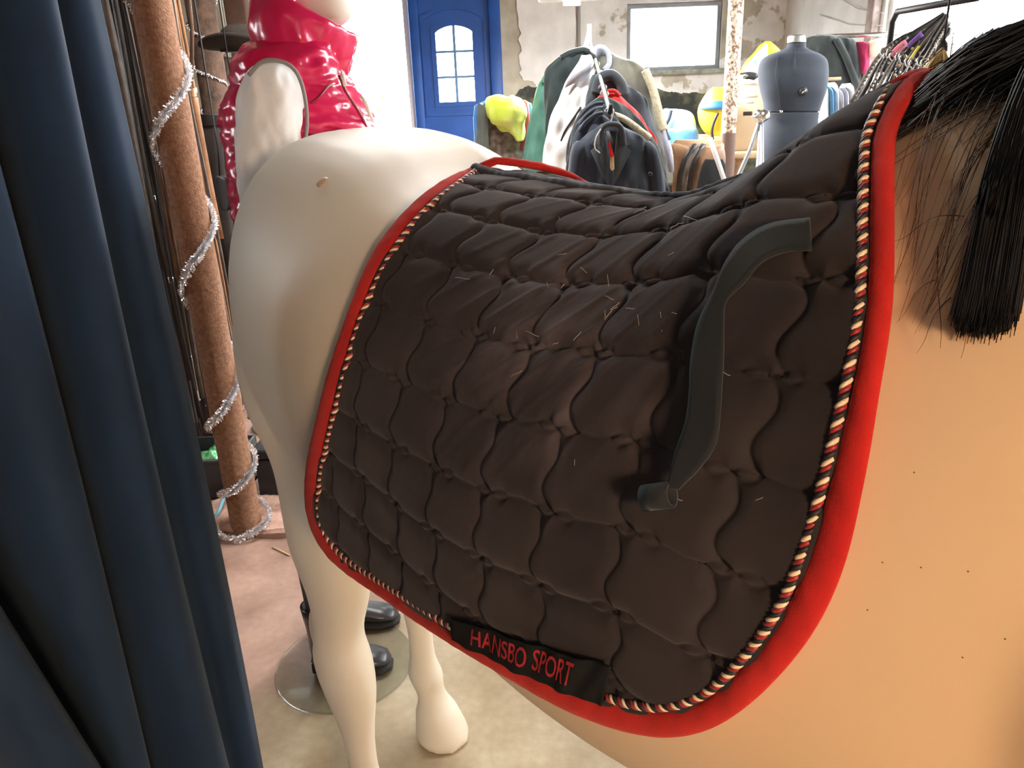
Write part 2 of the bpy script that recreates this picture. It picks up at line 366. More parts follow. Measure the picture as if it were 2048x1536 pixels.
for s in (-1, 1):   # ears
    hb.loft([[toW(.60 + x * .6 + .6 * r * cos(a), s * (.05 + .02 * x * 5) + r * sin(a), 2.07 + x) for a in np.linspace(0, 2 * pi, 9)[:-1]] for x, r in ((0, .03), (.05, .034), (.10, .026), (.15, .006))])
hm = bpy.data.meshes.new('raw'); hm.from_pydata(hb.v, [], hb.f)
ho = bpy.data.objects.new('raw', hm); COL.objects.link(ho)
md = ho.modifiers.new('r', 'REMESH'); md.mode = 'VOXEL'; md.voxel_size = .009
ms = ho.modifiers.new('s', 'SMOOTH'); ms.factor = .5; ms.iterations = 7
dg = bpy.context.evaluated_depsgraph_get(); ev = ho.evaluated_get(dg)
me2 = bpy.data.meshes.new_from_object(ev); bpy.data.objects.remove(ho)
HV = np.empty(len(me2.vertices) * 3); me2.vertices.foreach_get('co', HV); HV = HV.reshape(-1, 3)
HF = [tuple(p.vertices) for p in me2.polygons]; bpy.data.meshes.remove(me2)

def horse_paint():
    m = bpy.data.materials.new('horse_paint'); m.use_nodes = True; nt = m.node_tree; b = nt.nodes['Principled BSDF']; N = nt.nodes.new; L = nt.links.new
    tc = N('ShaderNodeTexCoord'); nz = N('ShaderNodeTexNoise'); nz.inputs['Scale'].default_value = 2.6; nz.inputs['Detail'].default_value = 3; L(tc.outputs['Object'], nz.inputs['Vector'])
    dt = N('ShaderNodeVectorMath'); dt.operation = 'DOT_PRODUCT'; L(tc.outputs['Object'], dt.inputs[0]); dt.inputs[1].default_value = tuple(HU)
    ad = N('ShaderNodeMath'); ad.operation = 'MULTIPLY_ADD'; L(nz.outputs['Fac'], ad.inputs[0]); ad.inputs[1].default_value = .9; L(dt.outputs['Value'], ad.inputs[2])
    r = N('ShaderNodeValToRGB'); L(ad.outputs[0], r.inputs['Fac'])     # cream hindquarters, warm lamplight painted as tan into the forehand
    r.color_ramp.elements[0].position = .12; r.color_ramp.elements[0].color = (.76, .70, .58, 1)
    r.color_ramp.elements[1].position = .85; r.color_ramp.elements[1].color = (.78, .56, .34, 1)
    r2 = N('ShaderNodeValToRGB'); L(nz.outputs['Fac'], r2.inputs['Fac']); r2.color_ramp.elements[0].position = .52; r2.color_ramp.elements[0].color = (0, 0, 0, 1); r2.color_ramp.elements[1].position = .75; r2.color_ramp.elements[1].color = (.6, .6, .6, 1)
    sz = N('ShaderNodeSeparateXYZ'); L(tc.outputs['Object'], sz.inputs[0]); mz = N('ShaderNodeMapRange'); L(sz.outputs['Z'], mz.inputs['Value']); mz.inputs['From Min'].default_value = .7; mz.inputs['From Max'].default_value = 1.0
    mk = N('ShaderNodeMath'); mk.operation = 'MULTIPLY'; L(r2.outputs['Color'], mk.inputs[0]); L(mz.outputs['Result'], mk.inputs[1])
    mx = N('ShaderNodeMixRGB'); L(mk.outputs[0], mx.inputs['Fac']); L(r.outputs['Color'], mx.inputs[1]); mx.inputs[2].default_value = (.74, .55, .36, 1)
    L(mx.outputs['Color'], b.inputs['Base Color']); b.inputs['Roughness'].default_value = .5; b.inputs['Specular IOR Level'].default_value = .4
    return m
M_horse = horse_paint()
HO = thing('horse_statue', 'life-size cream horse display model with a black mane under a quilted pad', 'statue', toW(-.65, 0, 0))
mb = MB(); mb.v = [tuple(p) for p in HV]; mb.f = HF
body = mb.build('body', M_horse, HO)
BV = BVHTree.FromPolygons([Vector(p) for p in HV], HF)
# plugged screw hole on the hip and dirt specks on the shoulder
def on_body(x, y, off=0.0):
    d = ray(x, y).normalized(); h = BV.ray_cast(CC, d)
    return (h[0] + h[1] * off, h[1]) if h[0] is not None else (None, None)
p, nn = on_body(646, 366)
if p: MB().lathe(p, [(.0, -.002), (.008, -.002), (.010, .002), (.006, .0035), (0.0, .002)], 12, axis=nn).build('screw_plug', mat('plug_putty', (.55, .42, .28), .6), HO)
sp = MB()
for x, y in [(1828, 945), (1765, 1125), (1842, 1135), (1936, 1143), (1735, 1220), (1925, 1315), (2010, 1278)]:
    p, nn = on_body(x, y)
    if p: sp.lathe(p, [(.0, -.0003), (.0006, 0), (0, .0003)], 6, axis=nn)
o = sp.build('dirt_specks', mat('dirt', (.16, .10, .06), .9), HO); o['kind'] = 'stuff'

# ---------------------------------------------------------------- the quilted saddle pad
GAP = .009
def drape_profile(u, N=90, L=.78):
    pts = []
    for t in np.linspace(0, pi / 2 * .96, 48):
        v, w = section(u, t); v2, w2 = section(u, t + .01); dv, dw = v2 - v, w2 - w; l = math.hypot(dv, dw) + 1e-9
        pts.append((v - dw / l * GAP if t > .05 else v, w + dv / l * GAP))
    v, w = pts[-1]
    for k in range(1, 42): pts.append((v + .012 * (k / 42.0), w - .62 * k / 42))
    P = np.array(pts); S = np.r_[0, np.cumsum(np.hypot(*np.diff(P, axis=0).T))]
    s = np.linspace(0, L, N)
    return np.c_[np.interp(s, S, P[:, 0]), np.interp(s, S, P[:, 1])]
DU = np.linspace(-1.25, .12, 120); DS = np.linspace(0, .78, 90)
DP = np.array([drape_profile(u) for u in DU])          # [u][s] -> v, w
for k in range(2): 
    D2 = DP.copy(); D2[1:-1] = (DP[:-2] + 2 * DP[1:-1] + DP[2:]) / 4; DP = D2
def drape(u, s):
    a = min(max((u - DU[0]) / (DU[1] - DU[0]), 0), len(DU) - 1.001); b = min(max(s / (DS[1] - DS[0]), 0), len(DS) - 1.001)
    i, j = int(a), int(b); fa, fb = a - i, b - j
    vw = (DP[i, j] * (1 - fa) + DP[i + 1, j] * fa) * (1 - fb) + (DP[i, j + 1] * (1 - fa) + DP[i + 1, j + 1] * fa) * fb
    return toW(u, vw[0], vw[1])
def drape_n(u, s):
    e = .012
    a = drape(u + e, s) - drape(u - e, s); b = drape(u, s + e) - drape(u, max(s - e, 0))
    n = b.cross(a); n.normalize()
    return n if n.dot(HN + Vector((0, 0, .5))) > 0 else -n
mb = MB(); mb.grid([[toW(DU[i], *DP[i, j]) for j in range(len(DS))] for i in range(len(DU))])
DBV = BVHTree.FromPolygons([Vector(p) for p in mb.v], mb.f)
def px_us(x, y):
    d = ray(x, y).normalized(); h = DBV.ray_cast(CC, d)
    if h[0] is None:
        h = DBV.find_nearest(CC + d * 1.0)
    u, v, w = toL(h[0])
    a = min(max((u - DU[0]) / (DU[1] - DU[0]), 0), len(DU) - 1.001); i = int(a); fa = a - i
    prof = DP[i] * (1 - fa) + DP[i + 1] * fa
    k = np.argmin((prof[:, 0] - v) ** 2 + (prof[:, 1] - w) ** 2); best = None
    for q in (k - 1, k):
        if 0 <= q < len(DS) - 1:
            A, B = prof[q], prof[q + 1]; t = np.clip(((np.array([v, w]) - A) @ (B - A)) / ((B - A) @ (B - A)), 0, 1); e = np.linalg.norm(A + t * (B - A) - [v, w])
            if best is None or e < best[0]: best = (e, DS[q] + t * (DS[q + 1] - DS[q]))
    return u, best[1]
def us_path(px, n, smooth=3):
    P = np.array([px_us(*p) for p in cr(px, n)])
    for k in range(smooth):
        Q = P.copy(); Q[1:-1] = (P[:-2] + 2 * P[1:-1] + P[2:]) / 4; P = Q
    return P
OUT_REAR = [(935, 343), (880, 370), (830, 408), (780, 462), (740, 522), (705, 610), (680, 682), (660, 742), (640, 822), (620, 902), (612, 955), (612, 1010), (624, 1060), (655, 1110)]
OUT_BOT = [(655, 1110), (700, 1150), (760, 1190), (830, 1238), (900, 1283), (980, 1330), (1050, 1372), (1110, 1405), (1180, 1438), (1250, 1462), (1320, 1474), (1380, 1470), (1440, 1450), (1510, 1400)]
OUT_FRONT = [(1798, 190), (1792, 240), (1790, 350), (1790, 500), (1788, 600), (1775, 700), (1757, 800), (1742, 900), (1722, 1000), (1700, 1100), (1668, 1190), (1625, 1270), (1570, 1340), (1510, 1400)]
INN_REAR = [(945, 352), (900, 386), (850, 425), (800, 485), (757, 560), (722, 640), (700, 715), (684, 775), (662, 860), (648, 920), (639, 970), (638, 1020), (650, 1065), (680, 1108)]
INN_BOT = [(680, 1108), (730, 1145), (800, 1188), (860, 1226), (915, 1260), (980, 1293), (1050, 1328), (1110, 1358), (1170, 1382), (1215, 1397), (1265, 1412), (1320, 1420), (1380, 1410), (1440, 1380)]
INN_FRONT = [(1757, 190), (1748, 250), (1744, 350), (1742, 480), (1740, 570), (1730, 670), (1706, 790), (1680, 900), (1655, 1000), (1625, 1100), (1590, 1190), (1550, 1260), (1500, 1320), (1440, 1380)]
uo = [us_path(p, 60) for p in (OUT_REAR, OUT_BOT, OUT_FRONT)]
ui = [us_path(p, 60) for p in (INN_REAR, INN_BOT, INN_FRONT)]
if globals().get('DEBUG_PAD'):
    for nm, a in zip(('rear', 'bot', 'front'), uo): print(nm, np.round(a[::6], 3).tolist())
# ---------------------------------------------------------------- pad parts
HUa = np.array(HU); HNa = np.array(HN)
def drapeA(U, S):
    U = np.asarray(U, float); S = np.asarray(S, float)
    a = np.clip((U - DU[0]) / (DU[1] - DU[0]), 0, len(DU) - 1.001); b = np.clip(S / (DS[1] - DS[0]), 0, len(DS) - 1.001)
    i = a.astype(int); j = b.astype(int); fa = (a - i)[..., None]; fb = (b - j)[..., None]
    vw = (DP[i, j] * (1 - fa) + DP[i + 1, j] * fa) * (1 - fb) + (DP[i, j + 1] * (1 - fa) + DP[i + 1, j + 1] * fa) * fb
    P = U[..., None] * HUa + (vw[..., 0] + HN0)[..., None] * HNa; P[..., 2] += vw[..., 1]
    return P
def drapeN(U, S, e=.010):
    A = drapeA(U + e, S) - drapeA(U - e, S); B = drapeA(U, S + e) - drapeA(U, np.maximum(S - e, 0))
    n = np.cross(B, A); n /= np.linalg.norm(n, axis=-1, keepdims=True)
    sg = np.sign(n @ (HNa + np.array([0, 0, .6]))); return n * sg[..., None]
def mirror(P):
    """to the far side of the horse"""
    v = P @ HNa - HN0; return P - 2 * v[..., None] * HNa
PAD = thing('saddle_pad', 'dark quilted saddle pad with red binding and twisted cord on the horse model', 'saddle pad', toW(-.55, 0, 1.44))
def fabric(name, col, col2, scale, rough=.95, sheen=.35, bump=.25, bscale=900, st=(.55, .5, .5)):
    return mat(name, col, rough, col2=col2, scale=scale, sheen=sheen, bump=bump, bscale=bscale, spec=.15, sheen_tint=st)
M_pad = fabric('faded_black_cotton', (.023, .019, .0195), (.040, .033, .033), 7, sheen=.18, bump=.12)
def dusty_highlight(m, ctr, r):
    # soft highlight painted into the middle of the pad, broken up by dust streaks
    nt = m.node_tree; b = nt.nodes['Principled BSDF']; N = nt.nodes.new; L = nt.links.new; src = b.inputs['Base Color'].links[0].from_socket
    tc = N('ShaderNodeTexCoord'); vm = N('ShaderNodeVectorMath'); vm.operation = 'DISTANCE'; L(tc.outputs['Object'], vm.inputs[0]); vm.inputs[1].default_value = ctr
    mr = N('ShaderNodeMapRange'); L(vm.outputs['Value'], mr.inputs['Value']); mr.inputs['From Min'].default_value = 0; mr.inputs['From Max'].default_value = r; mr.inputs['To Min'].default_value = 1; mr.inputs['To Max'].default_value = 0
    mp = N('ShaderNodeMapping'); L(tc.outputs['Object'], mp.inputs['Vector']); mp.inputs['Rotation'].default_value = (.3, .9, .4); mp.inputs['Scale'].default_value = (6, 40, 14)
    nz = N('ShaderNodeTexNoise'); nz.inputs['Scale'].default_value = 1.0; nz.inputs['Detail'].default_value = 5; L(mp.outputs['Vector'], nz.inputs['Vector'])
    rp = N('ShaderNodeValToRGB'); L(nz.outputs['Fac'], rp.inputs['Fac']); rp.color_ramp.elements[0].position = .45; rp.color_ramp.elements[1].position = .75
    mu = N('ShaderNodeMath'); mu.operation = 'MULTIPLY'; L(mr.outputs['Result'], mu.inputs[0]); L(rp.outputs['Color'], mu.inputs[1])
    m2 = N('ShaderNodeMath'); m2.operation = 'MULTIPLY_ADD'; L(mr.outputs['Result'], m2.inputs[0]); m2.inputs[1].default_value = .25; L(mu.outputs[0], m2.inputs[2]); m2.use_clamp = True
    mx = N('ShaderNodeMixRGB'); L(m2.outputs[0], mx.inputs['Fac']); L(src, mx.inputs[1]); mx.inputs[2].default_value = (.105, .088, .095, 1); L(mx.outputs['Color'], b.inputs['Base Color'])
dusty_highlight(M_pad, tuple(drape(-.47, .235) - PAD.location), .20)
M_red = fabric('red_velvet', (.40, .016, .014), (.56, .026, .020), 9, sheen=.25, st=(1, .35, .3))
M_blackroll = fabric('black_velvet', (.020, .021, .024), (.034, .035, .040), 12, sheen=.4, st=(.5, .55, .65))
UREAR, UFRONT = -.862, -.285
uo[0][0] = (UREAR, 0); ui[0][0] = (UREAR + .012, .004)
def fixfront(P, u0):
    Q = P.copy()
    k = int(np.argmax(Q[:, 1] > .075)); 
    for i in range(k): t = i / max(k, 1); Q[i] = (u0 * (1 - t) + Q[k, 0] * t + .012 * sin(pi * t), Q[k, 1] * t)
    return Q
uo[2] = fixfront(uo[2], -.258); ui[2] = fixfront(ui[2], -.285)
mid = [(.55 * a + .45 * b) for a, b in zip(ui, uo)]
def rs(P, n):
    L = np.r_[0, np.cumsum(np.linalg.norm(np.diff(P, axis=0), axis=1))]; s = np.linspace(0, L[-1], n)
    return np.c_[np.interp(s, L, P[:, 0]), np.interp(s, L, P[:, 1])]
def panel_grid(na, nb):
    R, B, F = rs(mid[0], nb), rs(mid[1], na), rs(mid[2], nb); T = np.c_[np.linspace(R[0, 0], F[0, 0], na), np.zeros(na)]
    B = B.copy(); d0 = R[-1] - B[0]; d1 = F[-1] - B[-1]; w = np.linspace(0, 1, na)[:, None]; B += d0 * (1 - w) + d1 * w
    T[0] = R[0]; T[-1] = F[0]
    a = np.linspace(0, 1, na)[:, None, None]; b = np.linspace(0, 1, nb)[None, :, None]
    return (1 - b) * T[:, None] + b * B[:, None] + (1 - a) * R[None] + a * F[None] - ((1 - a) * (1 - b) * R[0] + a * (1 - b) * F[0] + (1 - a) * b * R[-1] + a * b * F[-1])
ROWU = [-.95, -.85, -.7, -.55, -.45, -.35, -.28, -.2, -.1]; ROWR = [.030, .020, .005, -.008, -.010, .012, .036, .043, .043]
def quilt(U, S):
    """height of the stuffing between the stitched lines"""
    sp = S - np.interp(U, ROWU, ROWR); q = (sp - .053) / .0715; k = np.round(q); dr = (q - k) * .0715
    per = .083; ph = (U + .585 + .012 * np.sin(k * 2.1)) / per; c = np.round(ph); du = (ph - c) * per
    # the chain of lens shapes where a row meets a column
    lens = np.where(np.abs(du) < .024, .0046 * np.abs(np.sin(pi * du / .024)), 0.0)
    dl = np.minimum(np.abs(dr - lens), np.abs(dr + lens))
    f = q - np.floor(q); kf = np.floor(q)
    ph2 = (U + .585 + .006 * np.sin(kf * 1.7) - .009 * np.sin(2 * pi * f) - .016 * (f - .5)) / per; dc = np.abs(ph2 - np.round(ph2)) * per
    d = np.minimum(dl, dc)
    H = .0026 * (1 - np.exp(-(dc / .0075) ** 2)) - .0016 * np.exp(-(dc / .0023) ** 2) + .0036 * (1 - np.exp(-(dl / .0080) ** 2)) - .0024 * np.exp(-(dl / .0023) ** 2)
    # slack creases running down and back across the pillows
    x = U + S * .9; w = np.exp(-((U + .52) / .13) ** 2 - ((S - .25) / .16) ** 2)
    H += w * .0020 * np.maximum(0, np.sin(x * 2 * pi / .046 + 1.5 * np.sin(S * 23))) ** 3
    H += .0016 * np.sin(U * 31 + 2 * np.sin(S * 17)) * np.sin(S * 27 + U * 9)
    return H
def quads(a, b): 
    i = np.arange(a - 1)[:, None] * b + np.arange(b - 1)[None]; return np.stack([i, i + 1, i + b + 1, i + b], -1).reshape(-1, 4).tolist()
G = panel_grid(430, 390); U, S = G[..., 0], np.maximum(G[..., 1], 0)
ramp = np.clip(np.minimum.reduce([np.linspace(0, 1, 430)[:, None] * np.ones(390), np.linspace(1, 0, 430)[:, None] * np.ones(390), np.ones((430, 1)) * np.linspace(1, 0, 390)[None]]) / .02, 0, 1)
P = drapeA(U, S); Nn = drapeN(U, S); P = P + Nn * (quilt(U, S) * ramp)[..., None]
mb = MB(); mb.v = P.reshape(-1, 3).tolist(); mb.f = quads(430, 390)
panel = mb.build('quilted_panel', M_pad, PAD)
PBV = BVHTree.FromPolygons([Vector(p) for p in mb.v], mb.f)
G = panel_grid(120, 110); U, S = G[..., 0], np.maximum(G[..., 1], 0)
P = mirror(drapeA(U, S) + drapeN(U, S) * quilt(U, S)[..., None])
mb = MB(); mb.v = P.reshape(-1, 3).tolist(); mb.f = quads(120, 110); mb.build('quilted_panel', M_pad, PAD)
# red binding: one run down the rear, along the bottom and up the front
def chain(parts):
    A = np.vstack([parts[0], parts[1][1:], parts[2][::-1][1:]])
    for k in range(4): B = A.copy(); B[1:-1] = (A[:-2] + 2 * A[1:-1] + A[2:]) / 4; A = B
    return rs(A, 420)
CO, CI = chain(uo), chain(ui)
def binding(far):
    t = np.linspace(0, pi, 9); rings = []
    A, B = drapeA(CI[:, 0], CI[:, 1]), drapeA(CO[:, 0], CO[:, 1]); nA = drapeN(CO[:, 0], np.maximum(CO[:, 1], .01))
    wid = np.linalg.norm(B - A, axis=1)
    wig = 1 + .10 * np.sin(np.arange(420) * .9) * np.sin(np.arange(420) * .23)
    th = np.clip(wid * .30, .0035, .0060) * wig
    for i in range(len(A)):
        c = (A[i] + B[i]) / 2; e = (B[i] - A[i]) / 2
        rings.append([c - e * cos(x) * 1.02 + nA[i] * (th[i] * sin(x) + .0012) for x in t] + [c - e * cos(x) * 1.0 - nA[i] * .004 * sin(x) for x in t[::-1][1:-1]])
    if far: rings = [list(mirror(np.array([np.array(x) + nA[i] * .016 * max(0, 1 - i / 70.0) * min(1, i / 6.0) for x in r]))) for i, r in enumerate(rings)]
    return MB().loft(rings).build('binding', M_red, PAD)
binding(False); binding(True)
# the two bindings meet over the withers and over the loin
def over(u, du, w, name):
    rings = []
    for s in np.linspace(-.03, .03, 13):
        p = drapeA(np.array([u]), np.array([abs(s)]))[0]; p = p if s >= 0 else mirror(p[None])[0]
        rings.append(ell(Vector(p) + Vector((0, 0, .003)), HU, Vector((0, 0, 1)), w, .006, 12))
    MB().loft(rings).build(name, M_red, PAD)
over(-.2715, 0, .013, 'binding_bridge')
# rolled black edge along the spine
us = np.linspace(UREAR + .008, UFRONT - .004, 150); zz = drapeA(us, np.full(150, .0))
rr = np.interp(us, [-.87, -.855, -.8, -.6, -.45, -.29], [.006, .009, .0088, .0085, .0085, .007]) * (1 + .07 * np.sin(us * 420) * np.sin(us * 57))
MB().tube([Vector(p) + Vector((0, 0, .002 + .001 * sin(i * .31))) for i, p in enumerate(zz)], rr, 12).build('spine_roll', M_blackroll, PAD)
# twisted cord between quilting and binding
def cord_path(lo, hi):
    c = rs(CI, 1600)[int(lo * 1600):int(hi * 1600)]
    cc = rs(np.vstack([CI]), 1600); ctr = np.array([-.5, .33]); t = np.gradient(c, axis=0); nrm = np.c_[-t[:, 1], t[:, 0]]; nrm /= np.linalg.norm(nrm, axis=1)[:, None]
    sg = np.sign(((ctr - c) * nrm).sum(1)); q = c + nrm * sg[:, None] * .0040
    return q
CR_, PITCH = .0022, .0128
def cords(far, lo, hi):
    q = cord_path(lo, hi); P = drapeA(q[:, 0], q[:, 1]); Nn = drapeN(q[:, 0], np.maximum(q[:, 1], .01)); P = P + Nn * .0042
    if far: P = mirror(P); Nn = mirror(Nn + HNa * HN0) - HNa * HN0 if False else Nn - 2 * (Nn @ HNa)[:, None] * HNa
    L = np.r_[0, np.cumsum(np.linalg.norm(np.diff(P, axis=0), axis=1))]; n = int(L[-1] / PITCH * (7 if far else 12)); s = np.linspace(0, L[-1], n)
    P = np.c_[[np.interp(s, L, P[:, k]) for k in range(3)]].T; Nn = np.c_[[np.interp(s, L, Nn[:, k]) for k in range(3)]].T
    T = np.gradient(P, axis=0); T /= np.linalg.norm(T, axis=1)[:, None]; Bn = np.cross(T, Nn); Bn /= np.linalg.norm(Bn, axis=1)[:, None]
    out = []; root = None
    for k, (mm, rad) in enumerate(((mat('cord_black', (.015, .013, .016), .6), .0020), (mat('cord_cream', (.78, .62, .42), .45, sheen=.2), .00185), (mat('cord_red', (.30, .012, .016), .45, sheen=.2), .0017))):
        ph = 2 * pi * s / PITCH + k * 2 * pi / 3
        Q = P + (Nn * np.cos(ph)[:, None] + Bn * np.sin(ph)[:, None]) * CR_
        o = MB().tube(Q.tolist(), rad, 5).build('piping_cord' if root is None else 'cord_strand', mm, PAD if root is None else root)
        if root is None: root = o
LAB0, LAB1 = .435, .565
def frac_of(px):
    u, s = px_us(*px); c = rs(CI, 1600); return float(np.argmin((c[:, 0] - u) ** 2 + (c[:, 1] - s) ** 2)) / 1600
f0, f1 = frac_of((912, 1258)), frac_of((1216, 1398))
cords(False, .006, f0); cords(False, f1, .992); cords(True, .16, .95)
# woven label
def on_pad(x, y, off):
    d = ray(x, y).normalized(); h = PBV.ray_cast(CC, d)
    if h[0] is None: h = DBV.ray_cast(CC, d)
    return h[0]
LQ = [(920, 1227), (1238, 1320), (1217, 1399), (921, 1271)]    # corners TL TR BR BL
def lab_us(a, b):
    """label fraction -> (u, s)"""
    x = (LQ[0][0] * (1 - a) + LQ[1][0] * a) * (1 - b) + (LQ[3][0] * (1 - a) + LQ[2][0] * a) * b
    y = (LQ[0][1] * (1 - a) + LQ[1][1] * a) * (1 - b) + (LQ[3][1] * (1 - a) + LQ[2][1] * a) * b
    y += 7 * sin(pi * a) * (1 if b > .5 else .6)
    return px_us(x, y)
lu = np.array([[lab_us(a, b) for b in np.linspace(0, 1, 14)] for a in np.linspace(0, 1, 40)])
def lab_pos(a, b, off):
    x = np.clip(a, 0, 1) * 39; y = np.clip(b, 0, 1) * 13; i = np.minimum(x.astype(int), 38); j = np.minimum(y.astype(int), 12); fx = (x - i)[:, None]; fy = (y - j)[:, None]
    q = (lu[i, j] * (1 - fx) + lu[i + 1, j] * fx) * (1 - fy) + (lu[i, j + 1] * (1 - fx) + lu[i + 1, j + 1] * fx) * fy
    o = np.asarray(off) + .0015 * np.sin(a * 19) + .001 * np.sin(a * 41 + b * 3)
    return drapeA(q[:, 0], q[:, 1]) + drapeN(q[:, 0], q[:, 1]) * o[:, None] if np.ndim(o) else drapeA(q[:, 0], q[:, 1]) + drapeN(q[:, 0], q[:, 1]) * o
aa, bb = np.meshgrid(np.linspace(0, 1, 60), np.linspace(0, 1, 14), indexing='ij'); aa = aa.ravel(); bb = bb.ravel()
top = lab_pos(aa, bb, np.full(aa.shape, .0112)).reshape(60, 14, 3); bot = lab_pos(aa, bb, np.full(aa.shape, .0095)).reshape(60, 14, 3)
mb = MB(); mb.loft([list(top[i]) + list(bot[i][::-1]) for i in range(60)])
lab = mb.build('woven_label', mat('label_weave', (.008, .009, .009), .8, bump=.3, bscale=1500, spec=.25), PAD)
lab['label'] = 'black woven label with red lettering'
def text_mesh(body, res=3):
    cu = bpy.data.curves.new('t', 'FONT'); cu.body = body; cu.resolution_u = res; cu.offset = .012
    o = bpy.data.objects.new('t', cu); COL.objects.link(o); d = bpy.context.evaluated_depsgraph_get()
    me = bpy.data.meshes.new_from_object(o.evaluated_get(d)); bpy.data.objects.remove(o)
    V = np.array([v.co[:] for v in me.vertices]); F = [tuple(p.vertices) for p in me.polygons]; bpy.data.meshes.remove(me); return V, F
V, F = text_mesh('HANSBO SPORT')
V[:, 0] = (V[:, 0] - V[:, 0].min()) / np.ptp(V[:, 0]); V[:, 1] = (V[:, 1] - V[:, 1].min()) / np.ptp(V[:, 1])
a = .135 + V[:, 0] * .655; b = .12 + (1 - V[:, 1]) * .62
Q = lab_pos(a, b, np.full(len(a), .0118)); mb = MB(); mb.v = Q.tolist(); mb.f = F
mb.build('label_lettering', mat('label_red_thread', (.42, .02, .03), .7, bump=.3, bscale=1500), lab, smooth=False)
# webbing girth strap, sewn on at the front and hanging in a loose curve
SL = [(1626, 447), (1560, 462), (1512, 495), (1478, 540), (1450, 600), (1420, 655), (1408, 700), (1403, 740), (1402, 790), (1396, 850), (1380, 905), (1368, 955), (1362, 972)]
SR = [(1630, 512), (1585, 520), (1542, 545), (1510, 585), (1472, 622), (1466, 670), (1466, 720), (1466, 770), (1464, 830), (1455, 890), (1425, 935), (1398, 962), (1385, 975)]
LIFT = [.0075, .010, .014, .017, .018, .017, .016, .016, .017, .018, .020, .022, .022]
a, b, l = cr(SL, 60), cr(SR, 60), np.interp(np.linspace(0, 1, 60), np.linspace(0, 1, 13), LIFT)
def lifted(x, y, k):
    u, s = px_us(x, y); return Vector(drapeA(np.array([u]), np.array([s]))[0]) + Vector(drapeN(np.array([u]), np.array([s]))[0]) * k
rows = []
for i in range(60):
    p, q = lifted(*a[i], l[i]), lifted(*b[i], l[i] + .002 * sin(i * .2)); d = q - p
    rows.append([p + d * t for t in np.linspace(0, 1, 6)])
n0 = Vector(drapeN(np.array([-.3]), np.array([.3]))[0])
mb = MB(); mb.loft([r + [x - n0 * .0016 for x in r[::-1]] for r in rows])
M_web = mat('black_webbing', (.012, .014, .016), .8, bump=.12, bscale=1400, spec=.3, sheen=.3, sheen_tint=(.4, .55, .6))
strap = mb.build('girth_strap', M_web, PAD)
# folded loop at its end
lp = lifted(1372, 985, .020); axis = (lifted(1300, 985, .016) - lifted(1380, 975, .016)).normalized()
side = n0.cross(axis).normalized(); mb = MB()
ring = [(.010 * cos(t), .0085 * sin(t)) for t in np.linspace(0, 2 * pi, 17)[:-1]]
L0 = [lp + n0 * y + side * x for x, y in ring]; L1 = [p + axis * .024 for p in L0]
L0i = [lp + (n0 * y + side * x) * .72 for x, y in ring]; L1i = [p + axis * .024 for p in L0i]
mb.loft([L0, L1, L1i, L0i], close=True)
mb.build('strap_loop', M_web, strap)
mb = MB()   # keeper flap that the strap passes over
g = [[lifted(x + dx, y, .0085) for dx in (0, 12, 24, 36)] for x, y in ((1384, 702), (1382, 740), (1384, 790), (1388, 860))]
mb.grid(g); mb.build('strap_keeper', M_pad, PAD)
# stray pale hairs on the cloth
mb = MB()
for k in range(34):
    x, y = random.gauss(1190, 130), random.gauss(610, 70)
    if k % 3 == 0: x, y = random.uniform(850, 1650), random.uniform(420, 1000)
    an = random.uniform(-.9, .9) - .8; ln = random.uniform(12, 34)
    try: mb.tube([lifted(x + cos(an) * t * ln, y + sin(an) * t * ln + 5 * sin(t * 3), .0085) for t in np.linspace(-.5, .5, 5)], .00016, 3)
    except Exception: pass
o = mb.build('stray_hairs', mat('pale_hair', (.75, .72, .68), .6), PAD); o['kind'] = 'stuff'

# ---------------------------------------------------------------- mane
M_hair = mat('black_horsehair', (.008, .009, .012), .55, var=.35, scale=30, spec=.3)
M_hair2 = mat('brown_horsehair', (.06, .032, .016), .5, spec=.4)
def strands(paths, rad, taper=True):
    """paths: (n, k, 3) array -> triangular tubes"""
    mb = MB(); nP, k = paths.shape[:2]
    for p in paths:
        r = rad * random.uniform(.7, 1.3); T = np.gradient(p, axis=0); T /= np.linalg.norm(T, axis=1)[:, None] + 1e-9
        A = np.cross(T, np.array([.3, .5, .8])); A /= np.linalg.norm(A, axis=1)[:, None] + 1e-9; B = np.cross(T, A)
        w = np.linspace(1, .25, k)[:, None] * r if taper else r
        ring = np.stack([p + A * w, p + (-.5 * A + .866 * B) * w, p + (-.5 * A - .866 * B) * w], 1)
        b = len(mb.v); mb.v += ring.reshape(-1, 3).tolist()
        for i in range(k - 1):
            for j in range(3): mb.f.append((b + i * 3 + j, b + i * 3 + (j + 1) % 3, b + i * 3 + 3 + (j + 1) % 3, b + i * 3 + 3 + j))
    return mb
def crest(u):
    """top of the neck or withers"""
    h = BV.ray_cast(toW(u, 0, 2.6), Vector((0, 0, -1))); return h[0]
paths = []
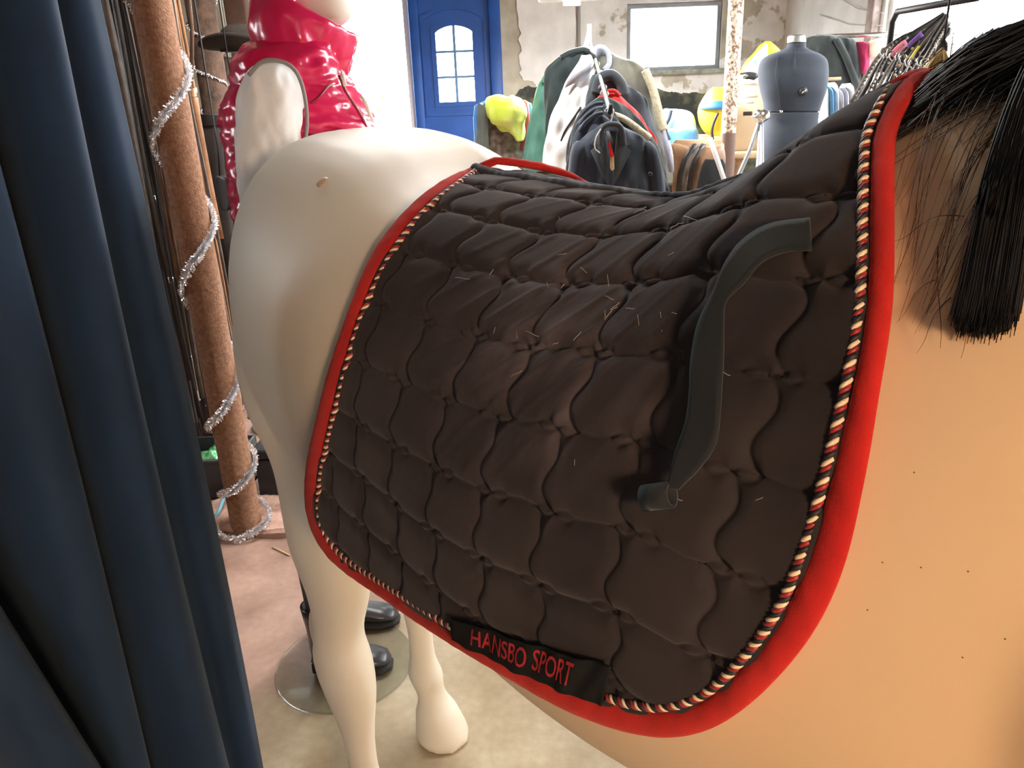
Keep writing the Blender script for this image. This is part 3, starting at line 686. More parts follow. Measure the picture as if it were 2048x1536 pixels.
# swept back along the crest toward the withers, lying mostly on the near side
for k in range(4200):
    u0 = random.uniform(-.235, .30); ln = random.uniform(.07, .17); v0 = random.gauss(.012, .020)
    side = random.random() ** .8 * .060 if random.random() < .85 else -.04 * random.random()
    lift = random.uniform(.004, .030); pts = []
    for t in np.linspace(0, 1, 6):
        u = u0 - ln * t * .62; v = v0 + side * t ** 1.3
        c = crest(max(u, -.262)); h = BV.ray_cast(toW(max(u, -.262), v, 2.6), Vector((0, 0, -1)))[0]
        z = (h.z if h else c.z) + lift * (1 - .55 * t * t) * min(1, max(u + .285, .002) / .06)
        pts.append(np.array(toW(max(u, -.262), v, z)))
    paths.append(np.array(pts))
for k in range(1500):   # the rest of the mane, falling to the near side of the neck
    u0 = random.uniform(.12, .60); c = crest(u0); ln = random.uniform(.14, .24); pts = []
    for t in np.linspace(0, 1, 6):
        q = toW(u0 - .05 * t, .012 + .26 * t ** .8, c.z - ln * t * 1.1); h = BV.find_nearest(q)
        pts.append(np.array(h[0] + h[1] * (.006 + .014 * random.random() * (1 - .4 * t))))
    paths.append(np.array(pts))
o = strands(np.array(paths), .0009).build('mane', M_hair, HO); o['kind'] = 'stuff'
def hang(x0, y0, x1, y1, n=9, off=.006, bow=0.0):
    out = []
    for t in np.linspace(0, 1, n):
        x = x0 + (x1 - x0) * t + bow * sin(pi * t); y = y0 + (y1 - y0) * t
        p, nn = on_body(x, y, off + .010 * sin(pi * min(t * 1.2, 1)) )
        if p is None: return None
        out.append(np.array(p))
    return np.array(out)
paths = []
for k in range(2300):   # the thick lock on the shoulder
    t = random.random(); j = random.gauss(0, 6)
    x0 = 2068 + 70 * t; x1 = 1920 + 112 * t + random.gauss(0, 5); y1 = random.gauss(632 + 28 * (1 - abs(t - .4)), 13) + (12 if random.random() < .1 else 0)
    q = hang(x0 + j, 175 - 40 * t + random.uniform(-20, 30), x1 + j * .6, y1, off=random.uniform(.002, .018), bow=-6)
    if q is not None: paths.append(q)
o = strands(np.array(paths), .0010).build('mane_lock', M_hair, HO); o['kind'] = 'stuff'
paths = []
for k in range(62):     # loose single hairs
    c = random.choice([(2010, 120, 1800, 640), (1990, 130, 1868, 640), (2040, 120, 1845, 625), (2048, 150, 1900, 620), (1940, 150, 1800, 420), (1900, 190, 1800, 560), (2048, 100, 1905, 430), (2030, 260, 1900, 470), (1980, 150, 1800, 560), (2045, 330, 1850, 640), (2050, 140, 1850, 600)])
    j = random.gauss(0, 13); q = hang(c[0] + j, c[1] + random.uniform(-20, 20), c[2] + j * .8 + random.gauss(0, 10), c[3] + random.uniform(-60, 40), n=10, off=random.uniform(.001, .010), bow=random.uniform(-14, 8))
    if q is not None: paths.append(q)
for c in [(1955, 165, 1873, 560), (1873, 565, 1796, 650), (1905, 600, 1836, 710), (1880, 500, 1884, 700), (1955, 560, 1925, 720), (2045, 290, 1880, 380), (2040, 200, 1885, 330), (1930, 440, 1790, 490)]:
    q = hang(*c, n=10, off=.004, bow=6)
    if q is not None: paths.append(q)
o = strands(np.array(paths), .00042).build('mane_wisps', M_hair2, HO); o['kind'] = 'stuff'
# fuzz lifting off the crest
paths = []
for k in range(420):
    u0 = random.uniform(-.27, .22); c = np.array(crest(u0)); a = random.uniform(-.4, 1.0); ln = random.uniform(.02, .065); v = random.gauss(0, .02)
    d = np.array(toW(cos(a), random.gauss(0, .25), sin(abs(a)) + .1)) - np.array(toW(0, 0, 0))
    paths.append(np.array([c + HNa * v + d * ln * t + np.array([0, 0, .012 - .02 * t * t]) for t in np.linspace(0, 1, 5)]))
o = strands(np.array(paths), .0005).build('mane_fuzz', M_hair, HO); o['kind'] = 'stuff'

# ================================================================ CURTAIN
CRT = thing('curtain', 'navy blue curtain hanging in soft vertical folds beside the horse rump', 'curtain', (-.75, .8, 0.0))
M_curt = mat('navy_curtain_cloth', (.012, .028, .060), .8, var=.12, scale=5, sheen=.12, bump=.12, bscale=1200, spec=.2, sheen_tint=(.45, .6, .8))
def ground(px, Y): p = atY(*px, Y); return (p.x, Y)
# plan of the hem in order from the free edge: (pixel on the fold at mid height, distance)
plan = [((362, 768), 1.10), ((345, 768), 1.065), ((318, 768), 1.05), ((285, 768), 1.045), ((262, 768), 1.02), ((272, 768), .95), ((290, 768), .905), ((272, 768), .875), ((225, 768), .865), ((165, 768), .875), ((110, 768), .90), ((62, 768), .915), ((66, 768), .86),
  ((91, 768), .80), ((70, 768), .775), ((10, 768), .755), ((-60, 768), .76), ((-130, 768), .785), ((-200, 768), .79), ((-195, 768), .73), ((-168, 768), .68), ((-190, 768), .655), ((-260, 768), .64), ((-340, 768), .65), ((-450, 768), .68), ((-560, 768), .64), ((-760, 768), .60)]
PC = cr([ground(*q) for q in plan], 300); rows = []
zs = np.r_[np.linspace(.015, 2.4, 50)]
for iz, z in enumerate(zs):
    row = []
    for k, p in enumerate(PC):
        t = k / 299; g = min(max((t - .62) / .1, 0), 1)
        row.append((p[0] + .19 * (1.15 - z) * g * (1 if z < 1.15 else .2) + .006 * sin(z * 2.3 + t * 9), p[1] + .010 * sin(z * 2.1 + t * 11) + .03 * (1.15 - z) * g, z))
    rows.append(row)
mb = MB(); mb.grid(rows); co = mb.build('cloth', M_curt, CRT)
sm = co.modifiers.new('thick', 'SOLIDIFY'); sm.thickness = .002; sm.offset = 1
MB().tube([(PC[0][0] + .12, PC[0][1] + .12, 2.40), (PC[150][0], PC[150][1] , 2.41), (PC[-1][0] - .2, PC[-1][1], 2.40)], .014, 12).build('curtain_rail', mat('rail_steel', (.35, .35, .36), .35, metal=1), CRT)
for p in (PC[40], PC[200]): MB().tube([(p[0], p[1], 2.40), (p[0], p[1], ZC)], .006, 8).build('rail_hanger', mat('rail_steel', (.35, .35, .36)), CRT)
# ================================================================ general shape tools for the shop behind the horse
def blob(mb, rows, Y, depth, n=30, wave=0.0, wf=5, p=2.3, res=4, seed=0.0, yoff=None, puff=None):
    """loft through traced rows (py, left px, right px) standing at distance Y; depth = half thickness (number or list per row)"""
    d = depth if hasattr(depth, '__len__') else [depth] * len(rows)
    yo = yoff if yoff is not None else [0.0] * len(rows)
    R = cr([(r[0], r[1], r[2], d[i] * 1000, yo[i] * 1000) for i, r in enumerate(rows)], res * len(rows)); rings = []
    for i, (py, l, r, dd, oo) in enumerate(R):
        yy = Y + oo / 1000; A, B = atY(l, py, yy), atY(r, py, yy); c = (A + B) / 2; hx = (B - A) / 2; ring = []
        f = 1.0 + (puff(i / len(R)) if puff else 0)
        for k in range(n):
            t = 2 * pi * k / n; x, y = cos(t), sin(t)
            w = 1 + wave * sin(wf * t + seed + .25 * i) * (i / len(R)) + wave * .4 * sin((wf + 4) * t - seed * 2 + .4 * i)
            ring.append(c + hx * (math.copysign(abs(x) ** (2 / p), x) * w * f) + Vector((0, math.copysign(abs(y) ** (2 / p), y) * dd / 1000 * w * f, 0)))
        rings.append(ring)
    mb.loft(rings); return mb
def ribbon(mb, pts, width, thick=.003, wdir=(1, 0, 0)):
    """flat strap along pts"""
    P = [Vector(p) for p in pts]; W = Vector(wdir).normalized(); rings = []
    for i in range(len(P)):
        t = (P[min(i + 1, len(P) - 1)] - P[max(i - 1, 0)]).normalized(); w = (W - t * W.dot(t)).normalized() * width / 2; n = t.cross(w).normalized() * thick / 2
        rings.append([P[i] - w - n, P[i] + w - n, P[i] + w + n, P[i] - w + n])
    mb.loft(rings); return mb
M_steel = mat('bright_steel', (.75, .75, .76), .22, metal=1)
M_brass = mat('brass', (.80, .60, .28), .3, metal=1)
M_black_leather = mat('black_leather', (.022, .018, .016), .42, var=.3, scale=20, bump=.15, bscale=200)
M_brown_leather = mat('brown_leather', (.115, .060, .032), .45, var=.3, scale=14, bump=.15, bscale=200)
M_tan_leather = mat('tan_leather', (.36, .17, .075), .42, var=.25, scale=14, bump=.15, bscale=200)
M_grey_leather = mat('worn_leather', (.13, .105, .088), .55, var=.3, scale=16)
M_rust = mat('rusty_steel', (.15, .062, .030), .82, col2=(.27, .135, .068), scale=70, lo=.3, hi=.72, bump=.35, bscale=160, detail=7)
M_rust_dark = mat('dark_rusty_steel', (.075, .042, .028), .85, col2=(.15, .085, .055), scale=24, bump=.4, bscale=80)
M_tinsel = mat('silver_tinsel', (.90, .90, .92), .24, metal=.8, spec=.8)

# ---------------------------------------------------------------- rusty column with a tinsel garland
cb = atZ(495, 1058, 0); CRAD = .060
MB().lathe((cb.x, cb.y, 0), [(CRAD + .03, 0), (CRAD + .03, .012), (CRAD, .014), (CRAD, 1.2), (CRAD, 2.2), (CRAD, ZC - .002)], 40).build('steel_column', M_rust)
tag(bpy.data.objects['steel_column'], 'rusty brown steel column wrapped in silver tinsel between straps and horse', 'column')
def tinsel(name, label, cx, cy, rad, keys, turns_dir, group, n_per=900, size=.017):
    """keys: heights where the garland crosses the front; turns_dir +1 = passes the front from right to left going down"""
    ks = np.array(keys); th = np.arange(len(ks)) * 2 * pi; T = np.linspace(-1.1 * pi, th[-1] + .6 * pi, 90 * len(ks))
    sl = np.r_[np.diff(ks), ks[-1] - ks[-2]] if len(ks) > 1 else np.array([-.3])
    Z = np.array([np.interp(t, th, ks) if 0 <= t <= th[-1] else (ks[0] + sl[0] * t / (2 * pi) if t < 0 else ks[-1] + sl[-1] * (t - th[-1]) / (2 * pi)) for t in T])
    A = -pi / 2 - turns_dir * T; R = rad + .0085
    R = np.where(Z < .10, R + .034 * np.clip((.10 - Z) / .05, 0, 1), R); P = np.c_[cx + R * np.cos(A), cy + R * np.sin(A), np.maximum(Z, .02)]
    o = thing(name, label, 'garland', (cx, cy, 0), group)
    MB().tube(P.tolist(), .0028, 5).build('core', M_tinsel, o)
    mb = MB(); m = int(n_per * len(ks))
    for k in range(m):
        p = Vector(P[random.randrange(len(P))]); a = Vector((random.gauss(0, 1), random.gauss(0, 1), random.gauss(0, 1))).normalized(); ro = Vector((p.x - cx, p.y - cy, 0)).normalized(); a = (a - ro * (2 * min(a.dot(ro), 0))).normalized(); b = a.orthogonal().normalized(); L = size * random.uniform(.6, 1.3); w = .0016
        q = p + a * L
        mb.add([p - b * w, p + b * w, q + b * w, q - b * w], [(0, 1, 2, 3)])
    f = mb.build('tinsel_flakes', M_tinsel, o, smooth=False); f['kind'] = 'stuff'
    # base ring lying on the floor
    return o
def zc(px, py): 
    return atY(px, py, cb.y - CRAD).z
tinsel('tinsel_garland', 'silver tinsel garland spiralling down the rusty column beside the horse', cb.x, cb.y, CRAD, [zc(300, -90), zc(350, 232), zc(405, 528), zc(455, 830), zc(490, 978), .02], 1, None, n_per=2200)
# second, darker column farther back, and its tinsel
c2 = atY(415, 100, 4.4)
MB().lathe((c2.x, 4.4, 0), [(.10, 0), (.10, .012), (.075, .014), (.075, 1.2), (.075, ZC - .002)], 32).build('steel_column', M_rust_dark)
tag(bpy.data.objects['steel_column.001'], 'dark brown steel column with thin tinsel rings behind the felt hat', 'column')
z2 = lambda py: atY(415, py, 4.32).z
tinsel('tinsel_garland', 'thin silver tinsel wound round the dark column behind the felt hat', c2.x, 4.4, .075, [z2(-40), z2(70), z2(148), z2(240), z2(340)], -1, None, n_per=500, size=.009)
c3 = atY(476, 20, 5.2)
MB().box((c3.x, 5.2, ZC / 2), (.13, .13, ZC - .004), bev=.01).build('timber_post', mat('dark_timber', (.12, .06, .04), .8, var=.3, scale=10))
tag(bpy.data.objects['timber_post'], 'dark reddish timber post far behind the vest collar', 'post')

# ---------------------------------------------------------------- tack board with hanging straps
bl, br_ = -3.0, atY(395, 300, 3.45).x
t = thing('tack_board', 'dark plank board behind the hanging leather straps', 'board', ((bl + br_) / 2, 3.45, 0))
nb = 9
M_plank = mat('dark_plank', (.050, .034, .026), .9, var=.4, scale=8, bump=.4, bscale=30)
for k in range(nb):
    w = (br_ - .12 - bl) / nb
    MB().box((bl + w * (k + .5), 3.46, 1.15), (w - .006, .022, 2.3), bev=.004).build('plank', M_plank, t)
for z in (.35, 2.1): MB().box(((bl + br_) / 2, 3.485, z), (br_ - bl - .1, .03, .09)).build('batten', M_plank, t)
for k in range(2): MB().box((bl + .3 + k * 1.0, 3.6, .02), (.07, .32, .04)).build('foot', M_plank, t)
RAILS = (2.98, 3.06, 3.14, 3.22, 3.30)
t = thing('strap_rail', 'steel rack of parallel bars carrying the leather straps', 'rack', (-2.0, 3.14, 0))
for y in RAILS: MB().tube([(-2.9, y, 2.34), (br_ + .02, y, 2.34)], .009, 10).build('bar', M_steel, t)
for x in (-2.85, -1.75): MB().box((x, 3.20, 2.322), (.03, .50, .016)).build('bracket', M_steel, t)
KIND = [('black', M_black_leather), ('brown', M_brown_leather), ('tan', M_tan_leather), ('worn grey', M_grey_leather)]
def strap_thing(px, Y, kind, zt, zb, width, loop, lean=0.0, buckle=True):
    nm, m = KIND[kind]
    x = atY(px, 0, Y).x
    lab = '%s leather %s hanging on the rail between curtain and rusty column' % (nm, 'rein looped double' if loop else 'strap')
    t = thing('leather_rein' if loop else 'leather_strap', lab, 'rein' if loop else 'strap', (x, Y, zb), '%s leather %s on the rail' % (nm, 'reins' if loop else 'straps'))
    ph = random.random() * 6; a1 = random.uniform(.003, .011); rail_y = Y
    f = lambda z, s: (x + s + lean * (zt - z) + a1 * sin(z * 4 + ph), Y + .006 * sin(z * 3 + ph * 2), z)
    zs = np.linspace(zt, zb, 14)
    ang = random.uniform(-.7, .7); wd = (cos(ang), sin(ang), 0)
    if loop:
        w = random.uniform(.006, .009); width = min(width, .012)
        pts = [f(z, -w) for z in zs] + [(x + lean * (zt - zb) - w * cos(q) , Y, zb - w * sin(q)) for q in np.linspace(.3, pi - .3, 6)] + [f(z, w) for z in zs[::-1]]
        ribbon(MB(), pts, width, .004, (0, 1, 0) if random.random() < .4 else wd).build('strap', m, t)
    else:
        ribbon(MB(), [f(z, 0) for z in zs], width, .004, wd).build('strap', m, t)
    ribbon(MB(), [(x, Y - .012, zt - .03), (x, Y - .013, 2.34), (x, Y, 2.354), (x, Y + .013, 2.34), (x, Y + .008, zt - .05)], width, .003, (1, 0, 0)).build('hanging_loop', m, t)
    if buckle:
        z = random.uniform(zb + .1, zt - .3); c = Vector(f(z, (.0 if not loop else w))) + Vector((0, -.008, 0)); h = width * .75
        MB().tube([c + Vector((-h, 0, -h * 1.2)), c + Vector((h, 0, -h * 1.2)), c + Vector((h, 0, h * 1.2)), c + Vector((-h, 0, h * 1.2))], .0022, 6, close=True).build('buckle', M_brass if random.random() < .4 else M_steel, t)
    return t
k = 0
for row, Y in enumerate(RAILS):
    for px in np.arange(176 + (row * 7) % 17, 352, 17):
        kd = random.choices([0, 1, 2, 3], [5, 4, 1.6, 2])[0]; wide = row == 0 and px < 212
        if wide: kd = 3
        strap_thing(px + random.uniform(-1, 1), Y, kd, random.uniform(2.26, 2.32), random.choice([random.uniform(.12, .5), random.uniform(.4, 1.2)]), random.choice([.012, .016, .02, .026]) if not wide else .030, random.random() < .35 and not wide, random.uniform(-.009, .009), k % 2 == 0)
        k += 1
# tan strap to the right of the column
tl = thing('leather_strap', 'long tan leather strap hanging just right of the rusty column', 'strap', atY(415, 460, 3.0))
ribbon(MB(), [atY(x, y, 3.0) for x, y in ((385, 175), (392, 230), (405, 300), (418, 370), (430, 430), (440, 478))], .030, .004, (1, .2, 0)).build('strap', M_tan_leather, tl)
ribbon(MB(), [atY(x, y, 2.99) for x, y in ((383, 160), (384, 60), (372, -60), (360, -160))], .014, .004, (1, .2, 0)).build('billet', M_brown_leather, tl)
q = atY(386, 185, 2.985); MB().tube([q + Vector((a * .014, 0, b * .016)) for a, b in ((-1, -1), (1, -1), (1, 1), (-1, 1))], .0025, 6, close=True).build('buckle', M_steel, tl)
# dark riding chaps and a blue-grey jacket hanging behind it
t = thing('chaps', 'dark brown leather chaps hanging behind the tan strap', 'chaps', atY(440, 480, 3.6))
blob(MB(), [(235, 398, 452), (300, 404, 458), (380, 418, 466), (440, 428, 476), (500, 440, 490), (640, 470, 515)], 3.6, .05, wave=.10).build('leg_panel', mat('dark_chaps', (.030, .022, .018), .6, var=.3, scale=12), t)
blob(MB(), [(228, 396, 454), (240, 397, 455), (252, 398, 456)], 3.6, .055).build('waistband', M_black_leather, t)
MB().tube([atY(425, 230, 3.6), (atY(425, 230, 3.6).x, 3.6, ZC)], .003, 6).build('cord', mat('cord_black', (.015, .013, .016)), t)
t = thing('jacket', 'blue grey jacket hanging behind the puffer vest back', 'jacket', atY(470, 400, 3.3))
blob(MB(), [(262, 452, 492), (275, 448, 520), (330, 452, 540), (400, 462, 545), (480, 475, 550)], 3.3, .06, wave=.08).build('jacket_body', mat('bluegrey_cloth', (.10, .13, .20), .8, var=.2, scale=10), t)
MB().tube([atY(478, 262, 3.3), (atY(478, 262, 3.3).x, 3.3, ZC)], .003, 6).build('cord', mat('cord_black', (.015, .013, .016)), t)
t = thing('leather_pouch', 'small dark leather pouch hanging below the chaps edge', 'pouch', atY(452, 420, 3.3))
blob(MB(), [(352, 434, 450), (362, 432, 462), (395, 436, 468), (415, 442, 466), (420, 446, 462)], 3.3, .035).build('pouch_body', mat('grey_black_leather', (.045, .045, .05), .5), t)
MB().tube([atY(440, 358, 3.3), atY(436, 300, 3.3), (atY(430, 220, 3.3).x, 3.3, ZC)], .003, 6).build('cord', mat('cord_black', (.015, .013, .016)), t)
# felt hat on a pale stand
hp = atY(487, 112, 3.75)
t = thing('hat_stand', 'pale painted stand holding up the dark felt hat', 'stand', (hp.x, 3.75, 0))
M_pale = mat('pale_paint', (.62, .60, .55), .6, var=.15, scale=10)
MB().tube([(hp.x - .075, 3.75, .02), (hp.x - .075, 3.75, hp.z - .0)], .016, 12).build('pole', M_pale, t)
MB().lathe((hp.x - .075, 3.75, 0), [(.16, 0), (.16, .015), (.03, .03), (.02, .05)], 24).build('foot_plate', M_pale, t)
MB().lathe((hp.x, 3.75, hp.z - .024), [(.05, -.01), (.085, 0), (.085, .012), (.05, .02)], 20).build('head_disc', M_pale, t)
M_felt = mat('dark_felt', (.026, .018, .013), .9, var=.3, scale=20)
t = thing('felt_hat', 'dark brown wide brimmed felt hat behind the puffer vest', 'hat', hp + Vector((0, 0, .014)))
rings = []
for r, z in ((.075, .0), (.11, .0), (.14, .004), (.165, .012), (.172, .02), (.17, .026), (.14, .012), (.11, .008), (.085, .008)):
    rings.append([hp + Vector((r * 1.12 * cos(a), r * .92 * sin(a), .014 + z + .045 * (r / .17) ** 2 * sin(a) ** 2 - .012 * cos(a))) for a in np.linspace(0, 2 * pi, 41)[:-1]])
MB().loft(rings, cap=False).build('brim', M_felt, t)
rings = [[hp + Vector((r * 1.12 * cos(a) , r * .95 * sin(a) * pinch, .020 + z - .018 * (1 if z > .09 else 0) * (1 - abs(sin(a))))) for a in np.linspace(0, 2 * pi, 33)[:-1]] for r, z, pinch in ((.090, 0, 1), (.088, .03, 1), (.082, .07, .95), (.074, .10, .85), (.055, .112, .7), (.02, .100, .6))]
MB().loft(rings).build('crown', M_felt, t)
rings = [[hp + Vector((r * 1.12 * cos(a), r * .95 * sin(a), .022 + z)) for a in np.linspace(0, 2 * pi, 33)[:-1]] for r, z in ((.0905, .004), (.0925, .006), (.0915, .026), (.089, .028))]
MB().loft(rings, cap=False).build('hat_band', M_black_leather, t)

# ---------------------------------------------------------------- things on the floor round the column
rings = []
for z, k in ((0, 1.0), (.02, 1.0), (.034, .93), (.036, .5), (.036, .05)):
    rings.append([(cb.x + .06 + (.34 + .05 * sin(3 * a) + .03 * sin(7 * a + 1)) * k * cos(a), cb.y + .10 + (.17 + .025 * sin(4 * a)) * k * sin(a), max(z + (.006 * sin(9 * a + k * 7) if z > .01 else 0), 0)) for a in np.linspace(0, 2 * pi, 49)[:-1]])
rk = MB().loft(rings).build('trim_1', mat('reddish_stone', (.30, .16, .11), .9, col2=(.50, .31, .24), scale=14, bump=.8, bscale=30), smooth='auto'); struct(rk)
def crumple(mb, c, r, sx=1, sy=1, sz=1, seed=0, n=16, amp=.35):
    c = Vector(c); rings = []
    from mathutils import noise
    for i in range(n + 1):
        th = pi * i / n; ring = []
        for k in range(2 * n):
            a = pi * k / n; d = Vector((sin(th) * cos(a), sin(th) * sin(a), cos(th)))
            q = 1 + amp * noise.noise(d * 1.7 + Vector((seed, 0, 0))) + amp * .5 * noise.noise(d * 4.1 + Vector((0, seed, 0)))
            ring.append(c + Vector((d.x * sx, d.y * sy, d.z * sz)) * r * q)
        rings.append(ring)
    mb.loft(rings, cap=False); return mb
fl = lambda x, y: atZ(x, y, 0)
p = fl(425, 1010); p = Vector((p.x, p.y, 0))
t = thing('storage_crate', 'dark plastic crate on the floor behind the rusty column', 'crate', p + Vector((-.06, .18, 0)))
c = p + Vector((-.06, .18, 0)); M_crate = mat('dark_plastic', (.030, .034, .036), .5)
MB().box(c + Vector((0, 0, .008)), (.36, .26, .016)).build('bottom', M_crate, t)
for s in (-1, 1):
    MB().box(c + Vector((0, s * .125, .095)), (.36, .012, .19), bev=.003).build('side', M_crate, t); MB().box(c + Vector((s * .174, 0, .095)), (.012, .238, .19), bev=.003).build('end', M_crate, t)
MB().box(c + Vector((0, -.130, .18)), (.37, .02, .02), bev=.004).build('rim', M_crate, t)
o = crumple(MB(), c + Vector((.03, -.01, .105)), .088, 1.0, .85, .95, 3, amp=.55).build('crumpled_wrap', mat('green_foil', (.05, .42, .14), .25, metal=.3, col2=(.25, .60, .30), scale=20)); tag(o, 'crumpled green foil wrap lying in the dark crate', 'wrapping')
pts = [fl(x, y) for x, y in ((418, 1038), (436, 1030), (450, 1012), (458, 985))]
o = MB().tube(cr([(q.x + .03, q.y - .06, .012 + .10 * i / 3) for i, q in enumerate(pts)], 24).tolist(), .0075, 10).build('hose', mat('pale_blue_rubber', (.16, .40, .48), .45)); tag(o, 'short pale blue hose curving up from the floor beside the crate', 'hose')
q = fl(545, 1020)
t = thing('lidded_chest', 'low black chest on the floor behind the horse hind leg', 'chest', (q.x + .14, q.y + .22, 0)); c = Vector((q.x + .14, q.y + .22, 0)); M_tr = mat('trunk_black', (.018, .018, .02), .6, var=.3, scale=20)
MB().box(c + Vector((0, 0, .10)), (.42, .30, .20), bev=.008).build('chest_body', M_tr, t); MB().box(c + Vector((0, 0, .225)), (.43, .31, .045), bev=.010).build('lid', M_tr, t); MB().box(c + Vector((0, -.158, .195)), (.03, .008, .05), bev=.002).build('latch', M_steel, t)
a, b = fl(545, 1096), fl(579, 1112); o = MB().tube([a + Vector((0, 0, .004)), (a + b) / 2 + Vector((0, 0, .005)), b + Vector((0, 0, .003))], .0028, 5).build('straw_stalk', mat('straw', (.62, .42, .20), .7)); tag(o, 'single straw stalk lying on the reddish floor', 'straw')

# ================================================================ MANNEQUIN IN THE RED VEST
mc = atZ(690, 1330, 0); MX, MY = mc.x, mc.y
MN = thing('mannequin', 'white display mannequin in a glossy red puffer vest and white shirt', 'mannequin', (MX, MY, 0))
M_mann = mat('mannequin_white', (.76, .73, .66), .35)
M_vest = mat('red_glossy_nylon', (.60, .010, .085), .24, col2=(.70, .018, .11), scale=5, bump=.10, bscale=40, spec=.6)
M_shirt = mat('white_cotton', (.86, .87, .87), .85, var=.05, scale=8, bump=.08, bscale=90)
glass = bpy.data.materials.new('base_glass'); glass.use_nodes = True
g_ = glass.node_tree.nodes['Principled BSDF']; g_.inputs['Base Color'].default_value = (.80, .90, .84, 1); g_.inputs['Roughness'].default_value = .03; g_.inputs['Transmission Weight'].default_value = 1; g_.inputs['Alpha'].default_value = .45
MB().lathe((MX, MY, .0005), [(.196, 0), (.203, .001), (.203, .009), (.199, .010), (0, .010)], 64).build('glass_base', glass, MN)
MV = .02
def puffs(q):
    return .050 * abs(sin(q * 11.0)) ** .7 - .035
vb = blob(MB(), [(78, 520, 680), (98, 500, 694), (130, 486, 694), (165, 474, 702), (205, 463, 724), (250, 458, 750), (300, 460, 764), (360, 468, 772), (430, 480, 772), (500, 494, 766), (512, 505, 760)], MY + MV, [.10, .15, .175, .185, .19, .19, .185, .18, .18, .18, .16], n=110, wave=.006, wf=9, res=14, puff=puffs)
V = np.array(vb.v); nz = noise3(V, 13, 3) * .012 + noise3(V * np.array([1, 1, 1.6]), 34, 9) * .008; ctr = np.array([MX, MY, 0]); D = V - ctr; D[:, 2] = 0; D /= np.linalg.norm(D, axis=1)[:, None] + 1e-9
vb.v = (V + D * nz[:, None]).tolist(); vest = vb.build('puffer_vest', M_vest, MN)
# tall collar: rings tilted down to the front
def tilt_ring(L, R, Y, dep, n=96, wob=0.0, s=0):
    A, B = atY(*L, Y), atY(*R, Y); c = (A + B) / 2; h = (B - A) / 2
    return [c + h * cos(a) * (1 + wob * sin(6 * a + s)) + Vector((0, dep * sin(a) * (1 + wob * sin(7 * a + s)), 0)) for a in np.linspace(0, 2 * pi, n + 1)[:-1]]
rg = [((520, 100), (682, 168), .115), ((512, 88), (690, 150), .13), ((506, 70), (694, 132), .145), ((505, 45), (702, 118), .15), ((507, 15), (710, 100), .148), ((511, -10), (716, 84), .14), ((516, -26), (716, 72), .13), ((524, -30), (708, 68), .12)]
rgd = cr([(l[0], l[1], r[0], r[1], d * 500) for l, r, d in rg], 30)
tr = [tilt_ring((q[0], q[1]), (q[2], q[3]), MY + MV, q[4] / 500, wob=.010, s=i * .3) for i, q in enumerate(rgd)]
cm = MB().loft(tr + [tilt_ring((532, -20), (700, 72), MY + MV, .11), tilt_ring((540, 10), (690, 95), MY + MV, .10)], cap=False)
V = np.array(cm.v); D = V - np.array([MX + .02, MY, 0]); D[:, 2] = 0; D /= np.linalg.norm(D, axis=1)[:, None]; cm.v = (V + D * (noise3(V, 15, 5) * .014 + noise3(V * np.array([1, 1, .6]), 36, 2) * .008)[:, None]).tolist()
cm.build('collar', M_vest, vest)
MB().loft([tilt_ring((526, -31), (706, 67), MY + MV, .119), tilt_ring((520, -30), (712, 70), MY + MV, .126), tilt_ring((530, -22), (702, 72), MY + MV, .115)], cap=False).build('collar_lining', mat('grey_lining', (.30, .28, .27), .8), vest)
def front_line(pts, off=.0):
    """points on the near front of the vest"""
    return [atY(x, y, MY - .11 + off) for x, y in pts]
zp = cr([(p.x, p.y, p.z) for p in [atY(x, y, MY - .10 + (i * .008)) for i, (x, y) in enumerate([(678, 150), (690, 180), (702, 200), (718, 225), (732, 252), (742, 290)])]], 30)
MB().tube(zp.tolist(), .0035, 6).build('zipper', mat('zip_dark', (.25, .01, .03), .4), vest)
q = atY(682, 140, MY - .125); MB().tube([q, q + Vector((.004, -.002, -.018)), q + Vector((.006, -.002, -.032))], [.002, .004, .0045], 8).build('zipper_pull', M_mann, vest)
q = [atY(x, y, MY - .08) for x, y in ((722, 192), (731, 205), (738, 225), (746, 242))]; MB().tube(q, .004, 6).build('zipper_tape', M_mann, vest)
for a_, b_ in (((620, 205), (668, 168)), ((612, 268), (700, 262))):
    P_ = [atY(a_[0] + (b_[0] - a_[0]) * t, a_[1] + (b_[1] - a_[1]) * t + 4 * sin(t * 6), MY - .178 + .075 * t * t) for t in np.linspace(0, 1, 9)]
    MB().tube(P_, .0032, 6).build('seam', mat('vest_seam', (.30, .004, .03), .4), vest)
# arms: near one in full, far one behind the body
sl = blob(MB(), [(124, 536, 552), (130, 516, 574), (145, 500, 590), (175, 486, 602), (215, 477, 607), (260, 474, 607), (300, 474, 602), (350, 476, 596), (420, 480, 588), (520, 492, 584), (620, 508, 584), (640, 514, 582)], MY - .165, [.02, .045, .062, .068, .068, .066, .064, .06, .055, .05, .045, .04], n=72, wave=.018, wf=6, res=10)
V = np.array(sl.v); c_ = V.mean(0); D = V - c_; D[:, 2] = 0; D /= np.linalg.norm(D, axis=1)[:, None]; q_ = noise3(V * np.array([1, 1, .35]), 20, 4) * .011 + noise3(V * np.array([1, 1, .5]), 48, 7) * .005; sl.v = (V + D * q_[:, None]).tolist()
slv = sl.build('sleeve', M_shirt, MN)
blob(MB(), [(130, 560, 600), (180, 545, 620), (300, 540, 640), (420, 550, 640), (620, 570, 640)], MY + .215, [.04, .06, .06, .055, .045], n=28, wave=.03, wf=5).build('sleeve', M_shirt, MN)
